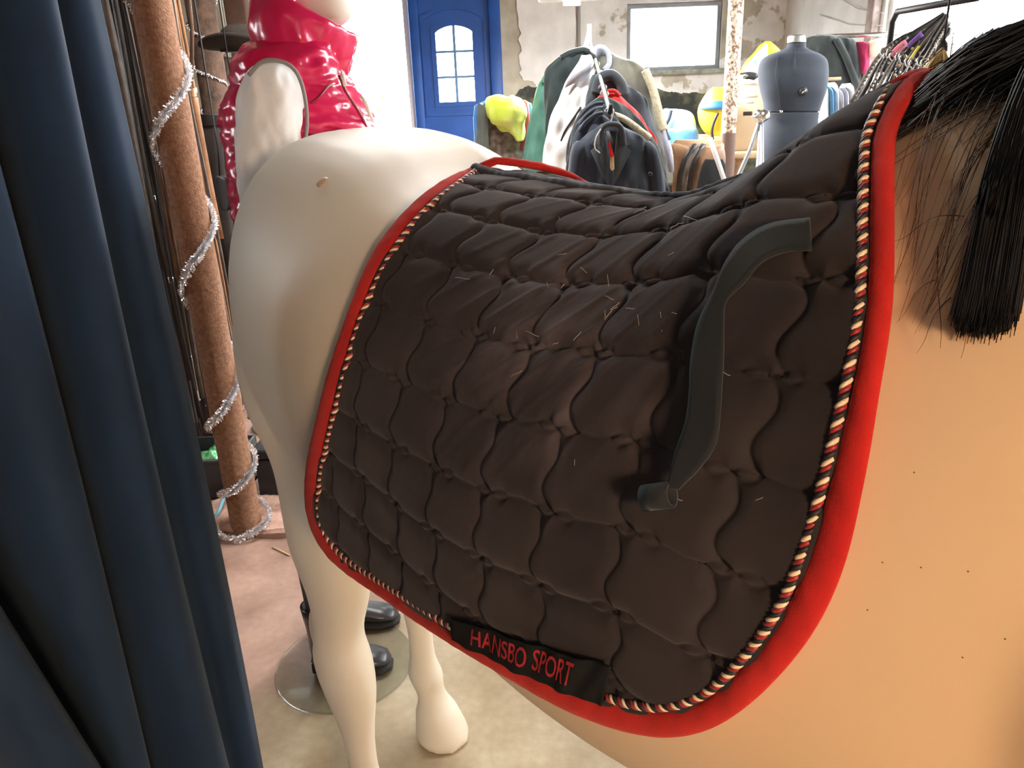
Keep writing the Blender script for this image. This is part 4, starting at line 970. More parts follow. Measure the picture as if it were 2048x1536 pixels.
rim = [atY(x, y, MY - .165 - .062) for x, y in ((497, 150), (520, 126), (545, 120), (575, 128), (596, 150), (609, 190), (614, 240), (610, 290))]
MB().tube(cr([tuple(r) for r in rim], 40).tolist(), .004, 6).build('armhole_piping', mat('grey_lining', (.30, .28, .27)), vest)
for Yh in (MY - .165, MY + .215):
    blob(MB(), [(632, 524, 574), (655, 526, 572), (690, 528, 566), (720, 534, 560)], Yh, [.028, .03, .022, .012], n=20).build('hand', M_mann, MN)
# head above the collar
hd = blob(MB(), [(95, 580, 668), (60, 588, 672), (44, 640, 690), (34, 618, 699), (20, 600, 704), (-5, 590, 705), (-45, 570, 704), (-90, 556, 706), (-140, 560, 702), (-185, 585, 680), (-200, 615, 655)], MY + MV, [.055, .055, .045, .055, .062, .068, .075, .08, .078, .06, .02], n=36, res=6)
hd.build('head', M_mann, MN)
np_ = atY(704, -62, MY + MV); fw_ = Vector((1, -.12, 0))
MB().loft([ell(np_ + fw_ * x + Vector((0, 0, z)), (0, 1, 0), (0, 0, 1), a, b, 14) for x, z, a, b in ((-.012, .012, .014, .030), (.006, .0, .013, .022), (.018, -.010, .010, .012), (.024, -.014, .004, .005))]).build('nose', M_mann, MN)
MB().loft([ell(atY(703, -8, MY + MV) + fw_ * x, (0, 1, 0), (0, 0, 1), a, b, 14) for x, a, b in ((-.012, .024, .012), (.002, .020, .009), (.007, .008, .003))]).build('lips', M_mann, MN)
for s_ in (-1, 1): MB().loft([ell(atY(628, -52, MY + MV) + Vector((0, s_ * (.070 + x), 0)), (1, 0, 0), (0, 0, 1), a, b, 14) for x, a, b in ((.0, .016, .028), (.012, .018, .030), (.016, .008, .016))]).build('ear', M_mann, MN)
# trousers and short boots
M_trous = mat('dark_breeches', (.030, .032, .045), .85, var=.2, scale=14)
h1, t1 = atZ(628, 1342, 0), atZ(784, 1336, 0); h2, t2 = atZ(640, 1252, 0), atZ(798, 1246, 0)
M_boot = mat('black_boot_leather', (.020, .020, .024), .32, var=.2, scale=20, spec=.6); M_sole = mat('boot_sole', (.012, .011, .010), .7)
for (h_, t_) in ((h1, t1), (h2, t2)):
    h_ = Vector((h_.x, h_.y, .011)); d = Vector((t_.x - h_.x, t_.y - h_.y, 0)); L = d.length; d.normalize(); s = Vector((-d.y, d.x, 0)); b = thing if False else None
    rows = []
    for x, hh, w, z0 in ((0.0, .03, .018, .04), (.01, .075, .030, .03), (.04, .105, .036, .028), (.08, .105, .036, .024), (.12, .082, .038, .016), (.16, .066, .043, .012), (.20, .056, .044, .012), (.235, .045, .036, .014), (.25, .028, .014, .018)):
        c = h_ + d * (x * L / .25); rows.append([c + s * (w * cos(a)) + Vector((0, 0, z0 + (hh - z0) * .5 + (hh - z0) * .5 * sin(a))) for a in np.linspace(0, 2 * pi, 21)[:-1]])
    bo = MB().loft(rows).build('boot', M_boot, MN)
    sh = [[h_ + d * (cx * L / .25) + d * (rx * cos(a)) + s * (ry * sin(a)) + Vector((0, 0, z)) for a in np.linspace(0, 2 * pi, 25)[:-1]] for cx, rx, ry, z in ((.055, .05, .036, .05), (.055, .052, .040, .10), (.052, .050, .044, .15), (.050, .054, .048, .20), (.050, .056, .050, .225), (.050, .048, .042, .226))]
    MB().loft(sh).build('boot_shaft', M_boot, bo)
    MB().box(h_ + d * .034 + Vector((0, 0, .018)), (.062, .056, .036), rz=atan2(d.y, d.x), bev=.005).build('heel', M_sole, bo)
    so = [[h_ + d * (x * L / .25) + s * (w * k) + Vector((0, 0, z)) for k, z in ((-1, 0), (1, 0), (1, .011), (-1, .011))] for x, w in ((.075, .026), (.11, .032), (.16, .044), (.2, .046), (.235, .037), (.254, .015))]
    MB().loft(so).build('sole', M_sole, bo)
    top = h_ + d * .05
    hip = Vector((MX, MY, .92)) + (Vector((0, -.09, 0)) if h_.y < MY else Vector((0, .09, 0)))
    lg = [[(top * (1 - t) + hip * t) + Vector((0, 0, .215 * (1 - t))) * (1 if t < 1 else 1) + Vector((r * cos(a), r * sin(a) * .95, 0)) for a in np.linspace(0, 2 * pi, 25)[:-1]] for t, r in ((0, .044), (.2, .052), (.4, .056), (.55, .055), (.75, .075), (1.0, .092))]
    MB().loft(lg).build('trouser_leg', M_trous, MN)
MB().loft([[(MX + rx * cos(a), MY + ry * sin(a), z) for a in np.linspace(0, 2 * pi, 33)[:-1]] for z, rx, ry in ((.86, .10, .15), (.92, .125, .185), (1.0, .13, .185), (1.1, .12, .16), (1.25, .11, .14))]).build('trouser_seat', M_trous, MN)
# ================================================================ DOOR AND WINDOWS
M_blue = mat('blue_door_paint', (.012, .075, .32), .45, var=.10, scale=6, spec=.4)
pane_m = bpy.data.materials.new('window_glass'); pane_m.use_nodes = True
b_ = pane_m.node_tree.nodes['Principled BSDF']; b_.inputs['Base Color'].default_value = (.95, .98, 1, 1); b_.inputs['Roughness'].default_value = .05; b_.inputs['Alpha'].default_value = .10
M_frame_grey = mat('grey_window_frame', (.24, .26, .28), .6, var=.15, scale=10)
M_frame_white = mat('white_window_frame', (.70, .70, .68), .6)
def plate(mb, outer, inner, y0, y1):
    """flat plate with a hole: outer and inner loops of (x, z), same count"""
    n = len(outer)
    V = [(x, y0, z) for x, z in outer] + [(x, y0, z) for x, z in inner] + [(x, y1, z) for x, z in outer] + [(x, y1, z) for x, z in inner]; F = []
    for k in range(n):
        j = (k + 1) % n; F += [(k, j, n + j, n + k), (2 * n + k, 3 * n + k, 3 * n + j, 2 * n + j), (n + k, n + j, 3 * n + j, 3 * n + k), (k, 2 * n + k, 2 * n + j, j)]
    mb.add(V, F); return mb
def arch(x0, x1, z0, z1, rise, n=12):
    return [(x0, z0), (x1, z0)] + [(x1 + (x0 - x1) * t, z1 - rise + rise * sin(pi * t) ** .75 if rise else z1) for t in np.linspace(0, 1, n)]
def X_(px, py=120): return atY(px, py, YB).x
def Z_(px, py): return atY(px, py, YB).z
dm = thing('door_1', None, None, ((dl + dr) / 2, YB, 0)); dm['kind'] = 'structure'
fl0, fl1 = X_(843), X_(980)
MB().box(((dl + fl0) / 2, YB + .03, DZ1 / 2), (fl0 - dl, .14, DZ1 - .004), bev=.012).build('frame_post', M_blue, dm)
MB().box(((dr + fl1) / 2, YB + .03, DZ1 / 2), (dr - fl1, .14, DZ1 - .004), bev=.012).build('frame_post', M_blue, dm)
MB().box(((fl0 + fl1) / 2, YB + .03, DZ1 - .05), (fl1 - fl0, .14, .095), bev=.01).build('frame_head', M_blue, dm)
gx0, gx1, gz0, gz1 = X_(873), X_(947), Z_(910, 204), Z_(905, 50)
def box_loop(x0, x1, z0, z1, n=12): return [(x0, z0), (x1, z0)] + [(x1 + (x0 - x1) * t, z1) for t in np.linspace(0, 1, n)]
leaf = plate(MB(), box_loop(fl0 - .015, fl1 + .015, .004, DZ1 - .09), arch(gx0, gx1, gz0, gz1, .055), YB + .02, YB + .065).build('door_leaf', M_blue, dm, smooth=False)
plate(MB(), arch(gx0 - .13, gx1 + .13, gz0 - .12, gz1 + .16, .09), arch(gx0 - .105, gx1 + .105, gz0 - .095, gz1 + .13, .085), YB + .004, YB + .022).build('panel_moulding', M_blue, leaf, smooth=False)
plate(MB(), arch(gx0 - .04, gx1 + .04, gz0 - .04, gz1 + .04, .06), arch(gx0 + .002, gx1 - .002, gz0 + .002, gz1 - .002, .055), YB + .008, YB + .021).build('glazing_bead', M_blue, leaf, smooth=False)
for k in range(2):
    w = (gx1 - gx0) / 2; pz0 = gz0 - .95 + k * .0
    MB().box((gx0 + w * (k + .5), YB + .014, .55), (w * 1.15 if False else w * .95, .014, .75), bev=.005).build('lower_panel', M_blue, leaf)
cols, rowz = 2, 3; pw, ph = (gx1 - gx0) / cols, (gz1 - gz0) / rowz
for i in range(cols):
    for j in range(rowz): MB().box((gx0 + pw * (i + .5), YB + .042, gz0 + ph * (j + .5)), (pw - .012, .005, ph - .012)).build('pane', pane_m, leaf, smooth=False)
M_bar = mat('pale_glazing_bar', (.10, .22, .40), .5)
MB().box(((gx0 + gx1) / 2, YB + .04, (gz0 + gz1) / 2), (.024, .03, gz1 - gz0)).build('glazing_bar', M_bar, leaf, smooth=False)
for j in (1, 2): MB().box(((gx0 + gx1) / 2, YB + .04, gz0 + ph * j), (gx1 - gx0, .028, .020)).build('glazing_bar', M_bar, leaf, smooth=False)
MB().tube([(fl1 - .07, YB + .02, 1.12), (fl1 - .07, YB - .03, 1.12), (fl1 - .17, YB - .03, 1.12)], .010, 10).build('door_handle', M_steel, leaf)
def window(name, axis, pos, a0, a1, z0, z1, m, bars=(0, 0), fw=.05, sill=None):
    """frame + panes filling a wall opening"""
    w = thing(name, None, None, ((a0 + a1) / 2, pos, z0) if axis == 'X' else (pos, (a0 + a1) / 2, z0)); w['kind'] = 'structure'
    def bx(ac, zc_, la, lz, d, off=0.06):
        return MB().box((ac, pos + off, zc_), (la, d, lz), bev=.004) if axis == 'X' else MB().box((pos + off, ac, zc_), (d, la, lz), bev=.004)
    e = .003
    bx((a0 + a1) / 2, z0 + fw / 2 + e, a1 - a0 - 2 * e, fw, .07).build('frame_rail', m, w); bx((a0 + a1) / 2, z1 - fw / 2 - e, a1 - a0 - 2 * e, fw, .07).build('frame_rail', m, w)
    bx(a0 + fw / 2 + e, (z0 + z1) / 2, fw, z1 - z0 - 2 * fw, .07).build('frame_stile', m, w); bx(a1 - fw / 2 - e, (z0 + z1) / 2, fw, z1 - z0 - 2 * fw, .07).build('frame_stile', m, w)
    nx, nz_ = bars[0] + 1, bars[1] + 1; px_, pz_ = (a1 - a0 - 2 * fw) / nx, (z1 - z0 - 2 * fw) / nz_
    for i in range(nx):
        for j in range(nz_): bx(a0 + fw + px_ * (i + .5), z0 + fw + pz_ * (j + .5), px_ - .002, pz_ - .002, .005).build('pane', pane_m, w, smooth=False)
    for i in range(1, nx): bx(a0 + fw + px_ * i, (z0 + z1) / 2, .035, z1 - z0 - 2 * fw, .05).build('mullion', m, w)
    for j in range(1, nz_): bx((a0 + a1) / 2, z0 + fw + pz_ * j, a1 - a0 - 2 * fw, .03, .05).build('transom', m, w)
    if sill: 
        (MB().box(((a0 + a1) / 2, pos - .03, z0 - .02), (a1 - a0 + .12, .12, .04), bev=.008) if axis == 'X' else MB().box((pos - .03, (a0 + a1) / 2, z0 - .02), (.12, a1 - a0 + .1, .04), bev=.008)).build('sill', sill, w)
    return w
window('window_1', 'X', YB, WX0, WX1, WZ0, WZ1, M_frame_grey, (0, 0), .035, mat('mossy_sill', (.30, .31, .25), .9, var=.25, scale=14))
window('window_2', 'X', YB, ol, dl, .5, 2.9, M_frame_white, (1, 0), .05)
window('window_3', 'Y', XR, RY0, RY1, RZ0, RZ1, M_frame_white, (1, 0), .05, M_frame_white)
window('added_window_4', 'X', YF - .2, .8, 1.9, 1.4, 2.4, M_frame_white, (1, 0), .05)  # unseen window behind the camera, added to throw cool daylight on the curtain
window('assumed_window_5', 'Y', XL - .14, 2.1, 2.75, 1.55, 2.3, M_frame_white, (0, 0), .05)  # unseen left window, assumed, to light the mannequin sleeve and column
# conduit on the wall
cx = atY(1157, 60, YB).x
struct(MB().tube([(cx, YB - .02, .4), (cx, YB - .02, ZC)], .016, 10).build('trim_2', mat('grey_conduit', (.34, .31, .29), .7)))
# ragged old plaster slab beside the door, standing proud of the bare render
def ragged(pts, seed):
    rnd = random.Random(seed); out = []
    for a, b in zip(pts, pts[1:] + pts[:1]):
        for t in np.linspace(0, 1, 9)[:-1]: out.append((a[0] + (b[0] - a[0]) * t + rnd.uniform(-4, 4), a[1] + (b[1] - a[1]) * t + rnd.uniform(-3, 3)))
    return out
pl_ = ragged([(1030, -40), (1150, -40), (1150, 150), (1075, 168), (1042, 158), (1040, 80)], 4)
q = [atY(x, y, YB - .004) for x, y in pl_]; n_ = len(q)
mb = MB(); mb.add([(v.x, YB - .014, v.z) for v in q] + [(v.x, YB - .0005, v.z) for v in q], [tuple(range(n_)), tuple(range(2 * n_ - 1, n_ - 1, -1))] + [(k, n_ + k, n_ + (k + 1) % n_, (k + 1) % n_) for k in range(n_)])
struct(mb.build('trim_3', mat('plaster_slab', (.72, .71, .68), .9, var=.10, scale=5), smooth=False))

# ================================================================ COAT RACK
RX = atY(1179, 90, 4.1).x; RY = 4.1; rt = atY(1179, 48, 4.1).z
t = thing('coat_rack', 'black steel clothes rack with a sloping arm full of coats', 'rack', (RX, RY, 0))
M_bsteel = mat('black_steel', (.02, .02, .022), .55, metal=.2)
MB().tube([(RX, RY, .03), (RX, RY, rt)], [.016, .011], 12).build('post', M_bsteel, t)
az = lambda Y: atY(1180 + (4.1 - Y) / 1.35 * 40, 84 + (4.1 - Y) / 1.35 * 140, Y)       # the arm comes forward and down
A0, A1 = az(4.08), az(2.74)
MB().tube([A0 + Vector((0, .02, 0)), A0, A1, A1 + Vector((0, -.02, .025))], .008, 10).build('arm', M_bsteel, t)
for k in range(4): a = k * pi / 2 + .5; MB().tube([(RX, RY, .05), (RX + .15 * cos(a), RY + .15 * sin(a), .03), (RX + .28 * cos(a), RY + .28 * sin(a), .012)], .011, 10).build('foot', M_bsteel, t)
tg = [atY(x, y, 4.05) for x, y in ((1176, 58), (1182, 100), (1172, 104), (1166, 96))]
mb = MB(); mb.add([tuple(p) for p in tg] + [(p.x, p.y + .003, p.z) for p in tg], [(0, 1, 2, 3), (7, 6, 5, 4), (0, 4, 5, 1), (1, 5, 6, 2), (2, 6, 7, 3), (3, 7, 4, 0)])
mb.build('price_card', mat('white_card', (.80, .80, .78), .7), t, smooth=False)
def hanger(Y, label, w=.085):
    p = az(Y); t = thing('coat_hanger', label, 'hanger', p + Vector((0, 0, -.10)), 'chrome coat hangers on the rack arm')
    hook = [p + Vector((.014 * cos(a), 0, -.006 + .014 * sin(a))) for a in np.linspace(-.6, pi + .2, 10)]
    MB().tube([p + Vector((0, 0, -.085))] + [p + Vector((.002, 0, -.05)), p + Vector((.010, 0, -.02))] + hook, .0032, 8).build('hook', M_steel, t)
    MB().tube(cr([tuple(p + Vector((x * w, 0, -.085 - .055 * abs(x) ** 1.2))) for x in (-1, -.6, -.2, 0, .2, .6, 1)], 20).tolist(), [.006] * 20, 8).build('shoulder_bar', M_bsteel, t)
    return t
def coat(label, Y, rows, m, depth, name='coat', cat='coat', group=None, wave=.05, wf=6, parts=(), seed=0.0, sleeves=()):
    z = min(atY(r[1], r[0], Y).z for r in rows)
    c = atY((rows[0][1] + rows[0][2]) / 2, rows[0][0], Y)
    t = thing(name, label, cat, (c.x, Y, z), group)
    mb = blob(MB(), rows, Y, depth, n=64, wave=wave, wf=wf, seed=seed, res=8, p=2.2); V = np.array(mb.v); q = V * np.array([1, 1, .4]); sd = len(label) * 1.3
    V[:, 1] += noise3(q, 11, sd) * .030 + noise3(q, 30, sd + 3) * .016; V[:, 0] += noise3(q, 13, sd + 7) * .010
    mb.v = V.tolist(); mb.build('body', m, t)
    for (rws, dY, dep) in sleeves: blob(MB(), rws, Y + dY, dep, n=24, wave=.06, wf=4, seed=seed, res=4).build('sleeve', m, t)
    for (nm, fn, mm) in parts: fn(MB()).build(nm, mm, t)
    return t
def tubeP(pts, Y, r, n=8):
    return lambda mb: mb.tube(cr([tuple(atY(x, y, Y)) for x, y in pts], 8 * len(pts)).tolist(), r, n)
def flatP(pts, Y, th=.006):
    """flat cut piece of cloth from a traced outline, with thickness"""
    def f(mb):
        q = [atY(x, y, Y) for x, y in pts]; n = len(q)
        return mb.add([tuple(v) for v in q] + [(v.x, v.y + th, v.z) for v in q], [tuple(range(n)), tuple(range(2 * n - 1, n - 1, -1))] + [(k, n + k, n + (k + 1) % n, (k + 1) % n) for k in range(n)])
    return f
def cloth(name, c, c2=None, rough=.85, **k): return mat(name, c, rough, col2=c2 or tuple(min(1, x * 1.4) for x in c), scale=k.pop('scale', 9), sheen=.25, bump=.12, bscale=300, spec=.2, **k)
M_olive, M_dgreen, M_teal, M_wht = cloth('waxed_grey', (.115, .12, .105), (.22, .21, .17)), cloth('black_green_fleece', (.022, .032, .032)), cloth('sage_teal', (.075, .19, .15)), cloth('white_shell', (.78, .78, .77), (.84, .84, .83))
M_navy, M_navy2, M_fur, M_redj, M_lav = cloth('navy_wool', (.026, .034, .050)), cloth('dark_slate', (.040, .050, .060)), mat('cream_fleece', (.62, .55, .38), .95, var=.15, scale=30, bump=.8, bscale=80, sheen=.4), cloth('red_shell', (.55, .02, .02)), cloth('lavender_lining', (.42, .45, .58))
hg = 'coats crowded on the rack arm'
H = [3.85, 3.70, 3.55, 3.38, 3.25, 3.13, 2.79]
HL = ['chrome hanger of the grey waxed coat', 'chrome hanger of the fleece vest', 'chrome hanger of the white jacket', 'chrome hanger of the hooded coat', 'chrome hanger of the red jacket', 'chrome hanger of the fleece collared coat', 'black hanger inside the front blazer']
for Y, l in zip(H, HL): hanger(Y, l)
coat('grey waxed coat with a pale fleece edge at the back of the rack', 3.8500, [(98, 1190, 1208), (110, 1180, 1232), (124, 1160, 1268), (140, 1140, 1290), (170, 1130, 1308), (220, 1128, 1318), (280, 1126, 1330), (340, 1124, 1342), (420, 1120, 1350)], M_olive, [.03, .05, .06, .065, .07, .07, .075, .08, .08], group=hg,
     parts=[('collar', tubeP([(1186, 118), (1192, 98), (1206, 96), (1217, 108), (1218, 128), (1208, 140)], 3.7900, .012), M_lav), ('fleece_edge', tubeP([(1290, 140), (1306, 180), (1318, 225), (1328, 260)], 3.7820, .020, 10), M_fur), ('lining', flatP([(1318, 222), (1326, 240), (1352, 340), (1346, 346), (1338, 344), (1322, 270)], 3.7800), M_lav)])
coat('sage green long coat hanging behind the black fleece vest', 3.9800, [(150, 1092, 1108), (165, 1080, 1130), (185, 1072, 1134), (230, 1062, 1136), (290, 1052, 1138), (360, 1046, 1140)], M_teal, [.02, .03, .045, .05, .055, .06], group=hg, parts=[('collar', tubeP([(1085, 165), (1095, 150), (1112, 150)], 3.9500, .012), M_teal)])
coat('black green fleece vest on the rack beside the white jacket', 3.7000, [(100, 1160, 1178), (106, 1128, 1186), (112, 1118, 1190), (124, 1106, 1192), (146, 1088, 1194), (190, 1088, 1196), (240, 1090, 1198), (300, 1092, 1200), (360, 1092, 1200)], M_dgreen, [.02, .035, .05, .055, .06, .06, .06, .06, .06], name='fleece_vest', cat='vest', group=hg,
     parts=[('collar', tubeP([(1122, 116), (1140, 106), (1165, 100), (1178, 104)], 3.6500, .014), M_dgreen)])
coat('white shell jacket with a dark zip hanging on the rack', 3.5500, [(110, 1164, 1182), (125, 1158, 1186), (150, 1140, 1186), (170, 1128, 1186), (200, 1116, 1186), (240, 1100, 1184), (280, 1090, 1180), (320, 1084, 1176), (380, 1080, 1172)], M_wht, [.015, .03, .045, .05, .055, .055, .055, .055, .055], name='jacket', cat='jacket', group=hg,
     parts=[('collar', flatP([(1168, 112), (1180, 108), (1184, 130), (1176, 158), (1150, 166), (1130, 176), (1136, 158), (1152, 136)], 3.4850, .008), cloth('grey_lilac', (.42, .42, .47))), ('zip', tubeP([(1162, 214), (1146, 238), (1130, 262), (1122, 282)], 3.4880, .004), M_bsteel)])
coat('dark hooded coat in the middle of the rack', 3.3800, [(150, 1184, 1202), (160, 1180, 1228), (176, 1176, 1262), (196, 1172, 1290), (230, 1168, 1304), (290, 1164, 1318), (370, 1160, 1330)], M_navy2, [.02, .035, .05, .055, .055, .06, .06], group=hg, parts=[('hood', tubeP([(1192, 186), (1200, 158), (1222, 150), (1240, 166), (1248, 190)], 3.3300, .022, 10), M_navy2)])
coat('bright red jacket squeezed between dark coats on the rack', 3.2500, [(182, 1214, 1226), (192, 1200, 1242), (210, 1190, 1262), (236, 1182, 1284), (262, 1176, 1302), (286, 1172, 1316), (340, 1170, 1322)], M_redj, [.015, .025, .035, .04, .04, .04, .04], name='jacket', cat='jacket', group=hg, parts=[('collar', tubeP([(1206, 196), (1214, 184), (1228, 182), (1240, 192)], 3.2200, .008), M_redj)])
coat('dark wool coat with a cream fleece collar on the rack', 3.1300, [(194, 1196, 1216), (206, 1178, 1240), (222, 1162, 1262), (246, 1150, 1284), (276, 1142, 1304), (320, 1136, 1322), (390, 1132, 1336)], M_dgreen, [.02, .035, .045, .05, .05, .055, .055], group=hg,
     parts=[('fleece_collar', tubeP([(1206, 250), (1206, 236), (1222, 230), (1244, 236), (1266, 250), (1284, 264), (1300, 276)], 3.0750, .0125, 12), M_fur)])
for k in range(3):
    coat(['slate wool coat behind the front blazer, its folded shoulder showing', 'second slate wool coat behind the front blazer with a rolled lapel', 'third slate wool coat tucked close behind the front blazer'][k], 3.03 - .07 * k, [(208 + 10 * k, 1188, 1204), (218 + 12 * k, 1168, 1222), (240 + 12 * k, 1152 - k, 1240), (270 + 10 * k, 1144 - k, 1250), (330, 1136 - k, 1256), (390, 1132, 1260)], M_navy2 if k % 2 else M_navy, [.012, .016, .02, .022, .022, .022], group=hg,
         parts=[('collar', tubeP([(1160, 236 + 13 * k), (1172, 220 + 12 * k), (1190, 208 + 11 * k), (1206, 206 + 10 * k)], 3.01 - .07 * k, .007), M_navy2 if k % 2 else M_navy)])
def lapel(s): return flatP([(1222 + s * 14, 258), (1222 + s * 24, 262), (1222 + s * 42, 288), (1222 + s * 30, 292), (1222 + s * 40, 302), (1222 + s * 16, 352), (1222 + s * 4, 372), (1222 + s * 6, 320), (1222 + s * 10, 290)], 2.700, .008)
coat('front navy blazer with notched lapels and a white edge on the rack', 2.785, [(248, 1206, 1242), (256, 1196, 1252), (268, 1176, 1272), (282, 1158, 1292), (300, 1150, 1304), (340, 1148, 1310), (420, 1146, 1316)], M_navy, [.02, .03, .045, .055, .058, .06, .06], name='blazer', cat='blazer', group=hg, wave=.02,
     sleeves=[([(282, 1152, 1172), (300, 1142, 1172), (350, 1136, 1168), (430, 1130, 1162)], .0, [.02, .045, .045, .04]), ([(282, 1282, 1300), (300, 1284, 1314), (350, 1292, 1326), (430, 1300, 1334)], .0, [.02, .045, .045, .04])],
     parts=[('lapel', lapel(-1), M_navy2), ('lapel', lapel(1), M_navy2), ('collar', tubeP([(1202, 292), (1204, 262), (1214, 250), (1234, 250), (1244, 262), (1248, 292)], 2.700, .010), M_navy2), ('edge_trim', tubeP([(1202, 258), (1192, 276), (1190, 296), (1200, 306)], 2.692, .0022, 6), M_wht),
            ('inner_lining', flatP([(1212, 262), (1238, 262), (1234, 300), (1226, 345), (1218, 300)], 2.712, .003), M_bsteel), ('swing_tag', flatP([(1220, 314), (1228, 314), (1229, 338), (1224, 342), (1220, 336)], 2.694, .002), mat('kraft_card', (.55, .40, .24), .8)), ('tag_ribbon', flatP([(1216, 284), (1220, 284), (1229, 314), (1220, 316)], 2.696, .002), M_redj), ('button', lambda mb: mb.lathe(atY(1300, 348, 2.705), [(.007, 0), (.008, .003), (.004, .005)], 12, axis=(0, -1, 0)), M_bsteel)])

# ---------------------------------------------------------------- low rail with the lime rain jacket, left of the rack
rx0, rx1 = atY(950, 215, 4.1).x, atY(1062, 215, 4.1).x; rz = atY(1000, 205, 4.1).z
t = thing('clothes_rail', 'small blue tube clothes rail under the lime rain jacket', 'rail', ((rx0 + rx1) / 2, 4.1, 0)); M_bt = mat('blue_tube', (.05, .20, .50), .4)
MB().tube(cr([(rx0, 4.1, .03), (rx0, 4.1, rz - .06), (rx0 + .01, 4.1, rz - .02), (rx0 + .05, 4.1, rz), (rx1 - .05, 4.1, rz), (rx1 - .01, 4.1, rz - .02), (rx1, 4.1, rz - .06), (rx1, 4.1, .03)], 60).tolist(), .012, 10).build('hoop', M_bt, t)
for x in (rx0, rx1): MB().tube([(x, 3.9, .015), (x, 4.3, .015)], .014, 10).build('foot', M_bt, t)
coat('grey green cardigan hanging beside the lime rain jacket', 4.1, [(206, 956, 964), (214, 954, 972), (230, 953, 976), (300, 952, 978)], cloth('grey_green_knit', (.09, .10, .09)), .05, name='cardigan', cat='cardigan', group='clothes on the small blue rail')
coat('dark red knit hanging beside the lime rain jacket', 4.13, [(200, 1044, 1050), (206, 1042, 1058), (225, 1040, 1062), (300, 1038, 1064)], cloth('dark_red_knit', (.30, .04, .045)), .05, name='sweater', cat='sweater', group='clothes on the small blue rail')
coat('brown patterned shirt hanging under the lime rain jacket', 4.16, [(204, 962, 980), (214, 960, 1046), (240, 958, 1052), (320, 956, 1056)], cloth('brown_print', (.12, .06, .05), (.25, .22, .18), scale=30), .05, name='shirt', cat='shirt', group='clothes on the small blue rail')
t = thing('rain_jacket', 'lime yellow rain jacket thrown over the small blue rail', 'jacket', atY(1005, 270, 4.02))
M_lime = mat('lime_nylon', (.62, .78, .06), .4, col2=(.78, .88, .30), scale=8, bump=.2, bscale=40)
lj = blob(MB(), [(190, 990, 1012), (194, 980, 1030), (202, 974, 1042), (216, 972, 1050), (232, 976, 1051), (250, 990, 1048), (266, 1012, 1048), (280, 1030, 1046)], 4.05, [.02, .06, .09, .10, .09, .07, .05, .03], n=44, wave=.05, wf=7, res=5)
V = np.array(lj.v); lj.v = (V + np.c_[noise3(V, 12, 1), noise3(V, 12, 5), noise3(V, 14, 8)] * .022).tolist(); lj.build('jacket_cloth', M_lime, t)
# ================================================================ DRESS FORM AND THE CORNER BEHIND IT
DY = 4.2; M_df = mat('dark_jersey', (.018, .023, .034), .85, var=.15, scale=8, sheen=.12, bump=.1, bscale=500, sheen_tint=(.5, .6, .8))
dfc = atY(1590, 200, DY)
t = thing('dress_form', 'dark navy torso dress form with a capped neck on a stand', 'dress form', (dfc.x, DY, 0))
blob(MB(), [(88, 1576, 1610), (96, 1572, 1612), (103, 1556, 1626), (110, 1538, 1642), (120, 1524, 1652), (135, 1518, 1655), (155, 1518, 1654), (180, 1522, 1650), (205, 1528, 1642), (222, 1530, 1637), (222.6, 1530, 1637)], DY, [.048, .05, .06, .075, .085, .095, .115, .12, .105, .095, .095], n=48, p=2.2, res=6).build('bust', M_df, t)
blob(MB(), [(224.5, 1530, 1636), (226, 1530, 1636), (245, 1529, 1634), (270, 1524, 1640), (310, 1516, 1650), (360, 1510, 1655), (362, 1512, 1653)], DY, [.093, .094, .10, .115, .125, .12, .11], n=48, p=2.2, res=5).build('hips', M_df, t)
blob(MB(), [(70, 1580, 1606), (73, 1577, 1609), (80, 1576, 1610), (86, 1576, 1610)], DY, [.038, .045, .047, .047], n=30).build('neck_cap', mat('dull_metal', (.30, .30, .28), .45, metal=.8), t)
blob(MB(), [(220, 1532, 1634), (224, 1532, 1634), (227, 1532, 1634)], DY, .085, n=30).build('waist_gap', M_bsteel, t)
for a_, b_ in (((1532, 223), (1560, 223)),): MB().tube([atY(*a_, DY - .075), atY(*b_, DY - .10)], .006, 8).build('waist_slot', M_bsteel, t)
MB().lathe(atY(1562, 223, DY - .098), [(.007, 0), (.009, .006), (.005, .012)], 12, axis=(0, -1, 0)).build('adjusting_knob', M_steel, t)
kn = atY(1606, 183, DY - .118); MB().lathe(kn, [(.020, 0), (.022, .006), (.012, .010), (.008, .012)], 16, axis=(0, -1, 0)).build('dial', M_bsteel, t)
MB().tube([kn + Vector((-.010, -.014, -.008)), kn + Vector((.010, -.014, .008))], .0035, 6).build('dial_key', M_steel, t)
for pts in ([(1590, 95), (1590, 130), (1592, 170), (1590, 222)], [(1556, 110), (1552, 150), (1558, 190), (1562, 220)], [(1626, 110), (1628, 150), (1620, 190), (1614, 220)]):
    P_ = [atY(x, y, DY - (.05 if y < 100 else .075 if y < 115 else .108 if y < 200 else .092) + (.012 if x != 1590 and x != 1592 else 0)) for x, y in pts]
    MB().tube(cr([tuple(p) for p in P_], 20).tolist(), .0016, 5).build('seam', mat('seam_dark', (.015, .018, .026), .8), t)
MB().tube([(dfc.x, DY, .05), (dfc.x, DY, atY(1585, 360, DY).z + .02)], .014, 12).build('stand_pole', M_steel, t)
for k in range(4): a = k * pi / 2 + pi / 4; MB().tube([(dfc.x, DY, .10), (dfc.x + .13 * cos(a), DY + .13 * sin(a), .07), (dfc.x + .27 * cos(a), DY + .27 * sin(a), .012)], .011, 8).build('stand_leg', M_steel, t)
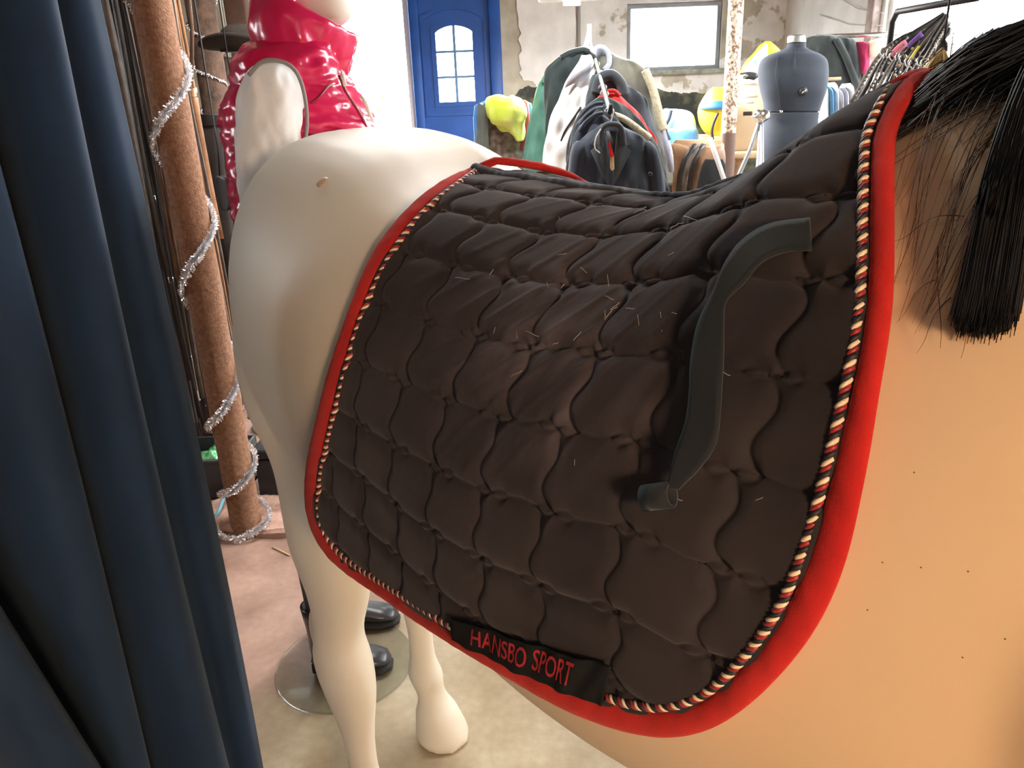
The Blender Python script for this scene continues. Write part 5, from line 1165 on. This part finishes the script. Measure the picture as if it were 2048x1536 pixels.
# slim pipe post, white paint rusting through, bare brown below
def post_material():
    m = bpy.data.materials.new('flaking_post'); m.use_nodes = True; nt = m.node_tree; b = nt.nodes['Principled BSDF']; N = nt.nodes.new; L = nt.links.new
    tc = N('ShaderNodeTexCoord'); nz = N('ShaderNodeTexNoise'); nz.inputs['Scale'].default_value = 75; nz.inputs['Detail'].default_value = 6; L(tc.outputs['Object'], nz.inputs['Vector'])
    r = N('ShaderNodeValToRGB'); L(nz.outputs['Fac'], r.inputs['Fac']); r.color_ramp.elements[0].position = .48; r.color_ramp.elements[0].color = (.68, .63, .53, 1); r.color_ramp.elements[1].position = .60; r.color_ramp.elements[1].color = (.24, .12, .06, 1)
    sep = N('ShaderNodeSeparateXYZ'); L(tc.outputs['Object'], sep.inputs[0]); lt = N('ShaderNodeMath'); lt.operation = 'LESS_THAN'; L(sep.outputs['Z'], lt.inputs[0]); lt.inputs[1].default_value = PZ
    mx = N('ShaderNodeMixRGB'); L(lt.outputs[0], mx.inputs['Fac']); L(r.outputs['Color'], mx.inputs[1]); mx.inputs[2].default_value = (.17, .105, .085, 1); L(mx.outputs['Color'], b.inputs['Base Color']); b.inputs['Roughness'].default_value = .8
    return m
PY = 3.85; pp = atY(1461, 200, PY); PZ = atY(1458, 266, PY).z; pr = (atY(1476, 200, PY) - atY(1447, 200, PY)).x / 2
o = MB().lathe((pp.x, PY, 0), [(pr + .03, 0), (pr + .03, .01), (pr, .012), (pr, 1.0), (pr, 2.0), (pr, ZC - .002)], 28).build('pipe_post', post_material()); tag(o, 'slim pipe post with flaking white paint and rust beside the dress form', 'post')
# ---------------------------------------------------------------- table with boxes and bags along the back
TZ = atY(1500, 300, 4.75).z; tx0, tx1 = atY(1315, 290, 4.75).x, atY(1562, 290, 4.75).x
t = thing('trestle_table', 'long plank table carrying the boxes and bags by the back window', 'table', ((tx0 + tx1) / 2, 4.9, 0)); M_wood = mat('pale_plank', (.42, .28, .16), .7, var=.25, scale=9)
for k in range(4): MB().box(((tx0 + tx1) / 2, 4.62 + k * .19, TZ - .017), (tx1 - tx0, .182, .034), bev=.004).build('plank', M_wood, t)
for x in (tx0 + .12, tx1 - .12):
    for y in (4.60, 5.20): MB().box((x, y, (TZ - .034) / 2), (.05, .05, TZ - .034), bev=.004).build('leg', M_wood, t)
def carton(label, px0, px1, pyt, Y, d, z0, m, group=None, hole=True, print_=True):
    a, b = atY(px0, pyt, Y), atY(px1, pyt, Y); w = b.x - a.x; z1 = atY((px0 + px1) / 2, pyt, Y).z; c = Vector(((a.x + b.x) / 2, Y + d / 2, z0))
    t = thing('cardboard_box', label, 'box', c, group)
    MB().box(c + Vector((0, 0, (z1 - z0) / 2)), (w, d, z1 - z0), bev=.004).build('carton', m, t)
    for s in (-1, 1): MB().box(c + Vector((0, s * d / 4, z1 - z0 + .003)), (w, d / 2 - .004, .004)).build('flap', m, t)
    if hole: MB().box(c + Vector((-.02 * w, -d / 2 - .001, (z1 - z0) * .58)), (w * .28, .004, .022), bev=.0015).build('hand_hole', mat('hole_dark', (.03, .02, .015), .9), t)
    if print_:
        for k in range(2): MB().box(c + Vector((0, -d / 2 - .0008, (z1 - z0) * (.84 - k * .09))), (w * (.5 - k * .2), .0016, .010)).build('print_smudge', mat('box_print', (.42, .36, .28), .9), t)
    return t
M_kraft = mat('pale_kraft', (.60, .47, .33), .85, var=.08, scale=6)
carton('tall pale cardboard box with a hand hole on the table', 1468, 1532, 172, 4.72, .26, TZ, M_kraft)
carton('low brown cardboard box lying behind the pipe post', 1404, 1448, 272, 4.92, .22, TZ, mat('brown_kraft', (.36, .22, .12), .85, var=.1, scale=6), hole=False, print_=False)
o = crumple(MB(), atY(1505, 168, 4.80) + Vector((0, .03, .02)), .085, 1.15, .8, .35, 8, amp=.4).build('white_cloth', cloth('white_rag', (.74, .74, .73))); tag(o, 'crumpled white cloth on top of the tall cardboard box', 'cloth')
o = crumple(MB(), atY(1508, 160, 4.66) + Vector((0, .05, .02)), .028, 1.6, .8, .6, 2, amp=.4).build('goggles', M_bsteel); tag(o, 'small dark strapped goggles lying on the white cloth', 'goggles')
M_yel, M_bluec = mat('yellow_nylon', (.78, .60, .03), .5, var=.12, scale=8, bump=.15, bscale=50), mat('blue_nylon', (.04, .17, .52), .5)
def bag(name, label, rows, Y, depth, m, parts=(), seed=1, amp=.02, cat='bag'):
    z = min(atY(r[1], r[0], Y).z for r in rows); t = thing(name, label, cat, (atY((rows[0][1] + rows[0][2]) / 2, rows[0][0], Y).x, Y, z))
    mb = blob(MB(), rows, Y, depth, n=36, res=5, p=2.3); V = np.array(mb.v); mb.v = (V + np.c_[noise3(V, 9, seed), noise3(V, 9, seed + 4), noise3(V, 9, seed + 8)] * amp).tolist(); mb.build('bag_body', m, t)
    for nm, fn, mm in parts: fn(MB()).build(nm, mm, t)
    return t
bag('yellow_bag', 'round yellow nylon bag with a blue band beside the pipe post', [(176, 1426, 1446), (188, 1414, 1452), (205, 1404, 1456), (225, 1399, 1456), (245, 1400, 1452), (262, 1408, 1446), (270, 1416, 1440)], 4.64, [.03, .06, .09, .10, .09, .07, .04], M_yel,
    parts=[('band', lambda mb: blob(mb, [(202, 1404, 1458), (206, 1402, 1459), (214, 1400, 1459), (218, 1400, 1459)], 4.62, [.097, .10, .105, .103], n=30), M_bluec), ('black_cord', tubeP([(1436, 226), (1428, 244), (1424, 262), (1426, 282)], 4.515, .008), M_bsteel)], amp=.012)
bag('yellow_white_bag', 'angular yellow and white bag leaning behind the dress form shoulder', [(82, 1530, 1540), (92, 1516, 1552), (110, 1502, 1562), (130, 1488, 1566), (150, 1478, 1566), (160, 1476, 1560), (166, 1478, 1556)], 4.98, [.02, .04, .055, .06, .06, .05, .03], M_yel,
    parts=[('white_panel', flatP([(1532, 86), (1536, 90), (1536, 112), (1514, 146), (1484, 148), (1506, 116)], 4.895, .01), M_wht), ('blue_stripe', flatP([(1508, 116), (1516, 124), (1510, 128), (1503, 121)], 4.885, .008), mat('sky_nylon', (.25, .55, .75), .5)), ('black_cord', tubeP([(1480, 148), (1500, 146), (1518, 152), (1510, 158)], 4.89, .006), M_bsteel)], amp=.010)
bag('blue_bag', 'pale blue nylon bag with a dark strap on the table', [(218, 1326, 1350), (226, 1320, 1380), (240, 1316, 1388), (262, 1320, 1392), (285, 1328, 1392), (300, 1340, 1388)], 4.72, [.04, .08, .10, .11, .10, .06], mat('pale_blue_nylon', (.30, .50, .78), .5, var=.15, scale=8, bump=.15, bscale=40),
    parts=[('dark_strap', tubeP([(1342, 220), (1338, 236), (1330, 256), (1338, 280)], 4.605, .012), M_navy), ('lower_panel', lambda mb: blob(mb, [(252, 1334, 1388), (262, 1328, 1394), (285, 1334, 1395), (298, 1342, 1390)], 4.70, [.09, .115, .105, .07], n=36), mat('mid_blue_nylon', (.10, .30, .70), .5, var=.1, scale=8))], amp=.012)
# saddle on a trestle in front of the table: two brown flaps under dark straps
SY = 3.5; t = thing('saddle', 'tan brown leather saddle with dark stirrup straps on a trestle', 'saddle', atY(1390, 380, SY))
M_sad = mat('saddle_leather', (.34, .19, .10), .5, var=.2, scale=12, bump=.1, bscale=200)
def flap(pts, Y, bulge, m, name):
    P = cr(pts + [pts[0]], 48)[:-1]; c = P.mean(0); mb = MB(); rings = []
    for k, by in ((1.0, .0), (.99, -.006), (.9, -.6 * bulge), (.6, -.95 * bulge), (.25, -bulge), (.02, -bulge)): rings.append([tuple(atY(c[0] + (p[0] - c[0]) * k, c[1] + (p[1] - c[1]) * k, Y + by)) for p in P])
    mb.loft(rings); mb.build(name, m, t)
flap([(1342, 286), (1362, 289), (1382, 300), (1384, 330), (1370, 372), (1352, 400), (1344, 380), (1348, 340), (1346, 310)], SY, .03, M_sad, 'flap')
flap([(1392, 292), (1420, 292), (1446, 292), (1450, 330), (1430, 350), (1404, 372), (1384, 400), (1374, 372), (1384, 330)], SY - .02, .035, M_sad, 'flap')
blob(MB(), [(280, 1352, 1440), (288, 1346, 1446), (296, 1346, 1446), (304, 1352, 1440)], SY + .10, [.05, .09, .10, .08], n=30).build('seat', M_sad, t)
for k, (a, b) in enumerate(((1392, 1362), (1402, 1372), (1408, 1384))): ribbon(MB(), [atY(a, 289, SY - .03), atY(a - 8, 296, SY - .055), atY((a + b) / 2 - 8, 320, SY - .06), atY(b - 2, 350, SY - .06), atY(b - 6, 390, SY - .055)], .022, .006).build('stirrup_strap', M_black_leather if k != 1 else M_grey_leather, t)
t = thing('saddle_trestle', 'dark wooden trestle under the tan saddle', 'trestle', (atY(1395, 330, SY).x, SY + .1, 0)); sx = atY(1395, 330, SY).x; sz = atY(1395, 306, SY + .1).z - .06
M_dw = mat('dark_trestle_wood', (.07, .05, .04), .8)
MB().box((sx, SY + .12, sz - .10), (.30, .12, .05), bev=.006).build('beam', M_dw, t)
for s in (-1, 1):
    for q in (-1, 1): MB().tube([(sx + s * .12, SY + .12 + q * .03, sz - .12), (sx + s * .18, SY + .12 + q * .20, .012)], .018, 8).build('leg', M_dw, t)
blob(MB(), [(318, 1410, 1446), (335, 1402, 1452), (360, 1396, 1452), (380, 1392, 1450)], SY - .10, .015, n=24).build('dark_cover', cloth('black_cover', (.02, .02, .022)), t)
o = ribbon(MB(), [atY(1420, 276, SY - .08), atY(1422, 284, SY - .13), atY(1430, 305, SY - .145), atY(1440, 335, SY - .145), atY(1449, 362, SY - .14), atY(1456, 385, SY - .14)], .020, .006).build('white_girth', M_wht); tag(o, 'white girth strap hanging diagonally over the saddle beside the pipe post', 'strap')
st = thing('camera_tripod', 'grey metal folding stand leaning between pipe post and dress form', 'stand', (atY(1500, 330, 3.95).x, 3.95, 0)); tpp = atY(1523, 232, 3.95)
MB().tube([tpp, atY(1500, 300, 3.95), atY(1478, 350, 3.94), (atY(1440, 420, 3.93).x, 3.93, .012)], .011, 10).build('leg', mat('grey_alloy', (.36, .38, .40), .4, metal=.6), st)
MB().tube([tpp, (tpp.x + .03, 4.02, .012)], .010, 10).build('leg', mat('grey_alloy', (.36, .38, .40)), st); MB().tube([tpp, (tpp.x + .02, 3.62, .012)], .010, 10).build('leg', mat('grey_alloy', (.36, .38, .40)), st)
o_ = crumple(MB(), tpp, .032, 1.3, 1, .9, 5, amp=.3).build('clamp_head', M_steel, st)
# ---------------------------------------------------------------- garments and cloths on the right
HY = 4.55; hx0, hx1 = atY(1632, 80, HY).x, XR - .06; hz = atY(1680, 72, HY).z
t = thing('garment_rail', 'steel garment rail behind the dress form', 'rail', ((hx0 + hx1) / 2, HY, 0)); MB().tube([(hx0, HY, hz), (hx1, HY, hz)], .012, 10).build('bar', M_steel, t)
for x in (hx0 + .02, hx1 - .02): MB().tube([(x, HY, .02), (x, HY, hz)], .012, 10).build('upright', M_steel, t); MB().box((x, HY, .01), (.05, .40, .02), bev=.004).build('foot', M_steel, t)
M_blk = cloth('black_drape', (.018, .022, .022), (.034, .040, .038))
coat('black cape draped over the garment rail behind the dress form', HY, [(70, 1632, 1668), (74, 1618, 1690), (82, 1612, 1708), (110, 1612, 1716), (150, 1612, 1722), (185, 1614, 1724), (200, 1640, 1722), (212, 1662, 1718)], M_blk, [.03, .05, .06, .065, .06, .055, .045, .03], name='cape', cat='cape', wave=.06, wf=8, parts=[('fold', tubeP([(1672, 78), (1690, 110), (1706, 150), (1720, 188)], HY - .07, .018, 10), M_blk)])
coat('maroon scarf hanging beside the black cape on the rail', HY - .02, [(84, 1714, 1732), (92, 1712, 1736), (115, 1712, 1738), (140, 1716, 1740), (150, 1722, 1738)], cloth('maroon_wool', (.34, .02, .075)), [.03, .045, .045, .04, .025], name='scarf', cat='scarf')
coat('beige knit cap lying over the rail end beside the maroon scarf', HY - .04, [(78, 1748, 1770), (84, 1738, 1786), (96, 1734, 1790), (108, 1736, 1776), (114, 1738, 1752)], cloth('beige_knit', (.62, .54, .42)), [.03, .05, .055, .05, .03], name='knit_cap', cat='cap')
o = MB().box(atY(1664, 158, HY - .14), (.085, .05, .018), bev=.004).build('wooden_hanger', mat('hanger_wood', (.45, .27, .13), .5)); tag(o, 'short wooden hanger end poking out below the black cape', 'hanger')
# shelf with folded cloths below the rail
fz = atY(1670, 236, 4.35).z
t = thing('low_shelf', 'white low shelf carrying folded cloths behind the dress form', 'shelf', (atY(1690, 236, 4.45).x, 4.45, 0)); sxc = atY(1690, 236, 4.45).x
MB().box((sxc - .035, 4.40, fz - .012), (.36, .26, .024), bev=.004).build('shelf_board', M_frame_white, t)
for s in (-1, 1): MB().box((sxc - .035 + s * .17, 4.40, (fz - .024) / 2), (.02, .26, fz - .024), bev=.003).build('side', M_frame_white, t)
cols_ = [('white striped folded cloth standing on the low shelf', (.74, .76, .80)), ('sky blue folded cloth standing on the low shelf', (.16, .42, .72)), ('pale grey folded cloth standing on the low shelf', (.55, .57, .60)), ('cream folded cloth standing on the low shelf', (.66, .62, .52)), ('pale lilac folded cloth standing on the low shelf', (.60, .62, .74)), ('snow white folded cloth standing on the low shelf', (.82, .82, .82))]
for k, px in enumerate((1661, 1651, 1671, 1641, 1681, 1692)):
    lab, c_ = cols_[k]; mb = blob(MB(), [(168 + (k * 7) % 16, px - 3, px + 3), (178 + (k * 7) % 16, px - 4.4, px + 4.4), (205, px - 4.4, px + 4.4), (238, px - 4.2, px + 4.2)], 4.40, [.05, .09, .10, .10], n=28, wave=.03, wf=6, seed=k)
    o = mb.build('folded_cloth', cloth('folded_%d' % k, c_, tuple(x * .75 for x in c_), scale=24)); tag(o, lab, 'cloth', 'folded cloths on the low shelf')
    o.location.z += fz + .001 - min(v[2] for v in mb.v)
# ---------------------------------------------------------------- bridles with sparkling browbands on a sloping display bar
BY = 2.55; e1 = atY(1893, 28, BY)
t = thing('bridle_stand', 'black steel display stand with bridles beside the right window', 'display stand', (e1.x + .05, BY + .08, 0))
MB().tube([(e1.x + .05, BY + .45, .02), (e1.x + .05, BY + .45, e1.z + .02), (e1.x + .04, BY + .40, e1.z + .05), (e1.x + .02, BY - .12, e1.z + .03)], .011, 10).build('upright', M_bsteel, t)
MB().box((e1.x + .05, BY + .45, .012), (.34, .34, .024), bev=.006).build('foot_plate', M_bsteel, t)
lo0, lo1 = atY(1690, 222, BY + .45), atY(1830, 222, BY - .12)
MB().tube([(e1.x + .05, BY + .45, lo0.z), (lo0.x, BY + .45, lo0.z), (lo1.x - .1, BY - .14, lo0.z)], .008, 8).build('lower_bar', M_bsteel, t)
M_rhine = mat('rhinestone', (.85, .87, .9), .12, metal=1)
BL = ['beaded black', 'plain black', 'rhinestone', 'pink padded', 'double rhinestone', 'purple trimmed', 'brass studded', 'narrow black', 'yellow tagged', 'chain trimmed', 'broad black', 'silver beaded']
for k in range(12):
    Yk = BY + .40 - k * .042; f = k / 11.0
    tp = atY(1886 + 10 * f, 40 + 12 * sin(k * 2.3), Yk); md_ = atY(1772 + 74 * f, 98 + 24 * f + 5 * sin(k * 1.9), Yk - .004); lw = atY(1702 + 112 * f, 205 + 6 * sin(k), Yk)
    t = thing('bridle', '%s bridle draped down the display stand' % BL[k], 'bridle', lw, 'bridles on the display stand')
    C1 = cr([tuple(tp), tuple(md_), tuple(lw)], 30); sd = Vector((.010, 0, -.012))
    m_ = M_black_leather if k % 4 else M_grey_leather
    ribbon(MB(), C1.tolist(), .015, .005, (.4, 0, 1)).build('headpiece', m_, t)
    ribbon(MB(), [Vector(p) + sd * 1.6 + Vector((0, .010, 0)) for p in C1], .011, .005, (.4, 0, 1)).build('cheek_strap', M_black_leather, t)
    bm_ = {3: cloth('pink_pad', (.75, .22, .28)), 5: cloth('purple_velvet', (.20, .08, .36)), 8: M_yel}.get(k, M_black_leather)
    bb = ribbon(MB(), [Vector(p) + Vector((0, -.007, 0)) for p in C1[8 + k % 5:14 + k % 5]], .026 if k in (3, 5, 8) else .018, .006, (.4, 0, 1)).build('browband', bm_, t)
    if k not in (1, 7, 10):
        for p in C1[3 if k in (0, 4, 11) else 12:28:1 if k in (0, 2, 4, 11) else 3]: MB().lathe(Vector(p) + Vector((0, -.008, 0)), [(.0048, 0), (.0052, .002), (.002, .005)], 6, axis=(0, -1, 0)).build('stone', M_rhine if k != 6 else M_brass, bb, smooth=False)
    q = Vector(C1[16]) + Vector((0, -.009, 0)); MB().tube([q + Vector((.012 * cos(a), 0, .015 * sin(a))) for a in np.linspace(0, 2 * pi, 11)[:-1]], .0025, 6, close=True).build('bit_ring', M_steel, t)
# tuft of blond horsehair
tf = atY(1852, 128, 1.9); ps = []
for k in range(260):
    a = random.gauss(0, .045); b = random.gauss(0, .02); ps.append(np.array([tuple(tf + Vector((.030 * (1 - s) + a * s, b * s - .01, .035 * (1 - s * s) - .14 * s + random.gauss(0, .003)))) for s in np.linspace(0, 1, 6)]))
tt = thing('hair_switch', 'blond horsehair switch hanging in front of the bridles', 'hair switch', tf + Vector((0, 0, -.12)))
o = strands(np.array(ps), .0011).build('hair', mat('blond_hair', (.62, .48, .24), .5, var=.2, scale=40), tt); o['kind'] = 'stuff'
MB().tube([tf + Vector((.035, 0, .030)), tf + Vector((.045, .02, .10)), (tf.x + .05, 1.93, ZC)], .003, 6).build('cord', mat('cord_black', (.015, .013, .016)), tt); MB().lathe(tf + Vector((.032, 0, .020)), [(.008, 0), (.013, .006), (.013, .022), (.006, .03)], 12).build('binding_knot', M_black_leather, tt)
# wall post by the right window with wires
wy = RY1 + .10
struct(MB().box((XR - .03, wy, ZC / 2), (.058, .10, ZC - .004), bev=.006).build('trim_4', mat('weathered_post', (.30, .24, .22), .85, var=.3, scale=14)))
for k, (a, b) in enumerate((((1640, 30), (1768, 52)), ((1672, -8), (1766, 26)))):
    A, B = atX(*a, XR - .012), atX(*b, XR - .03); o = MB().tube([A, (A + B) / 2 + Vector((0, 0, -.03)), B], .0035, 6).build('wire', mat('grey_wire', (.45, .45, .46), .6)); tag(o, ['upper', 'lower'][1 - k] + ' thin grey wire strung along the white wall to the weathered post', 'wire')
# shrubs outside the windows
def shrub(label, c, r, n, m, group='shrubs outside the windows'):
    c = Vector(c); t = thing('shrub', label, 'shrub', (c.x, c.y, -.23), group); mb = MB()
    for k in range(n):
        d = Vector((random.gauss(0, 1), random.gauss(0, 1), random.gauss(0, 1))).normalized() * (r * random.random() ** .4); p = c + Vector((d.x, d.y, d.z * 1.1)); a = Vector((random.gauss(0, 1), random.gauss(0, 1), random.gauss(0, .6))).normalized(); b = a.orthogonal().normalized(); L = random.uniform(.04, .08)
        mb.add([p, p + a * L * .5 + b * L * .28, p + a * L, p + a * L * .5 - b * L * .28], [(0, 1, 2, 3)])
    o = mb.build('foliage', m, t, smooth=False); o['kind'] = 'stuff'
    for k in range(3): MB().tube([(c.x + .05 * k - .05, c.y, -.23), (c.x + (k - 1) * .12, c.y + .05 * k, c.z - r * .3), (c.x + (k - 1) * .25 * r, c.y, c.z + r * .3)], [.02, .014, .006], 6).build('stem', M_dw, t)
M_leaf = mat('leaf_green', (.05, .11, .05), .6, var=.3, scale=20)
shrub('dark leafy shrub outside the right window', (3.75, 3.5, 1.55), .55, 1500, M_leaf); shrub('low green shrub outside the tall glazed opening', (atY(745, 185, 9.5).x, 9.5, 1.3), .45, 900, mat('leaf_pale', (.16, .26, .08), .6, var=.3, scale=20))
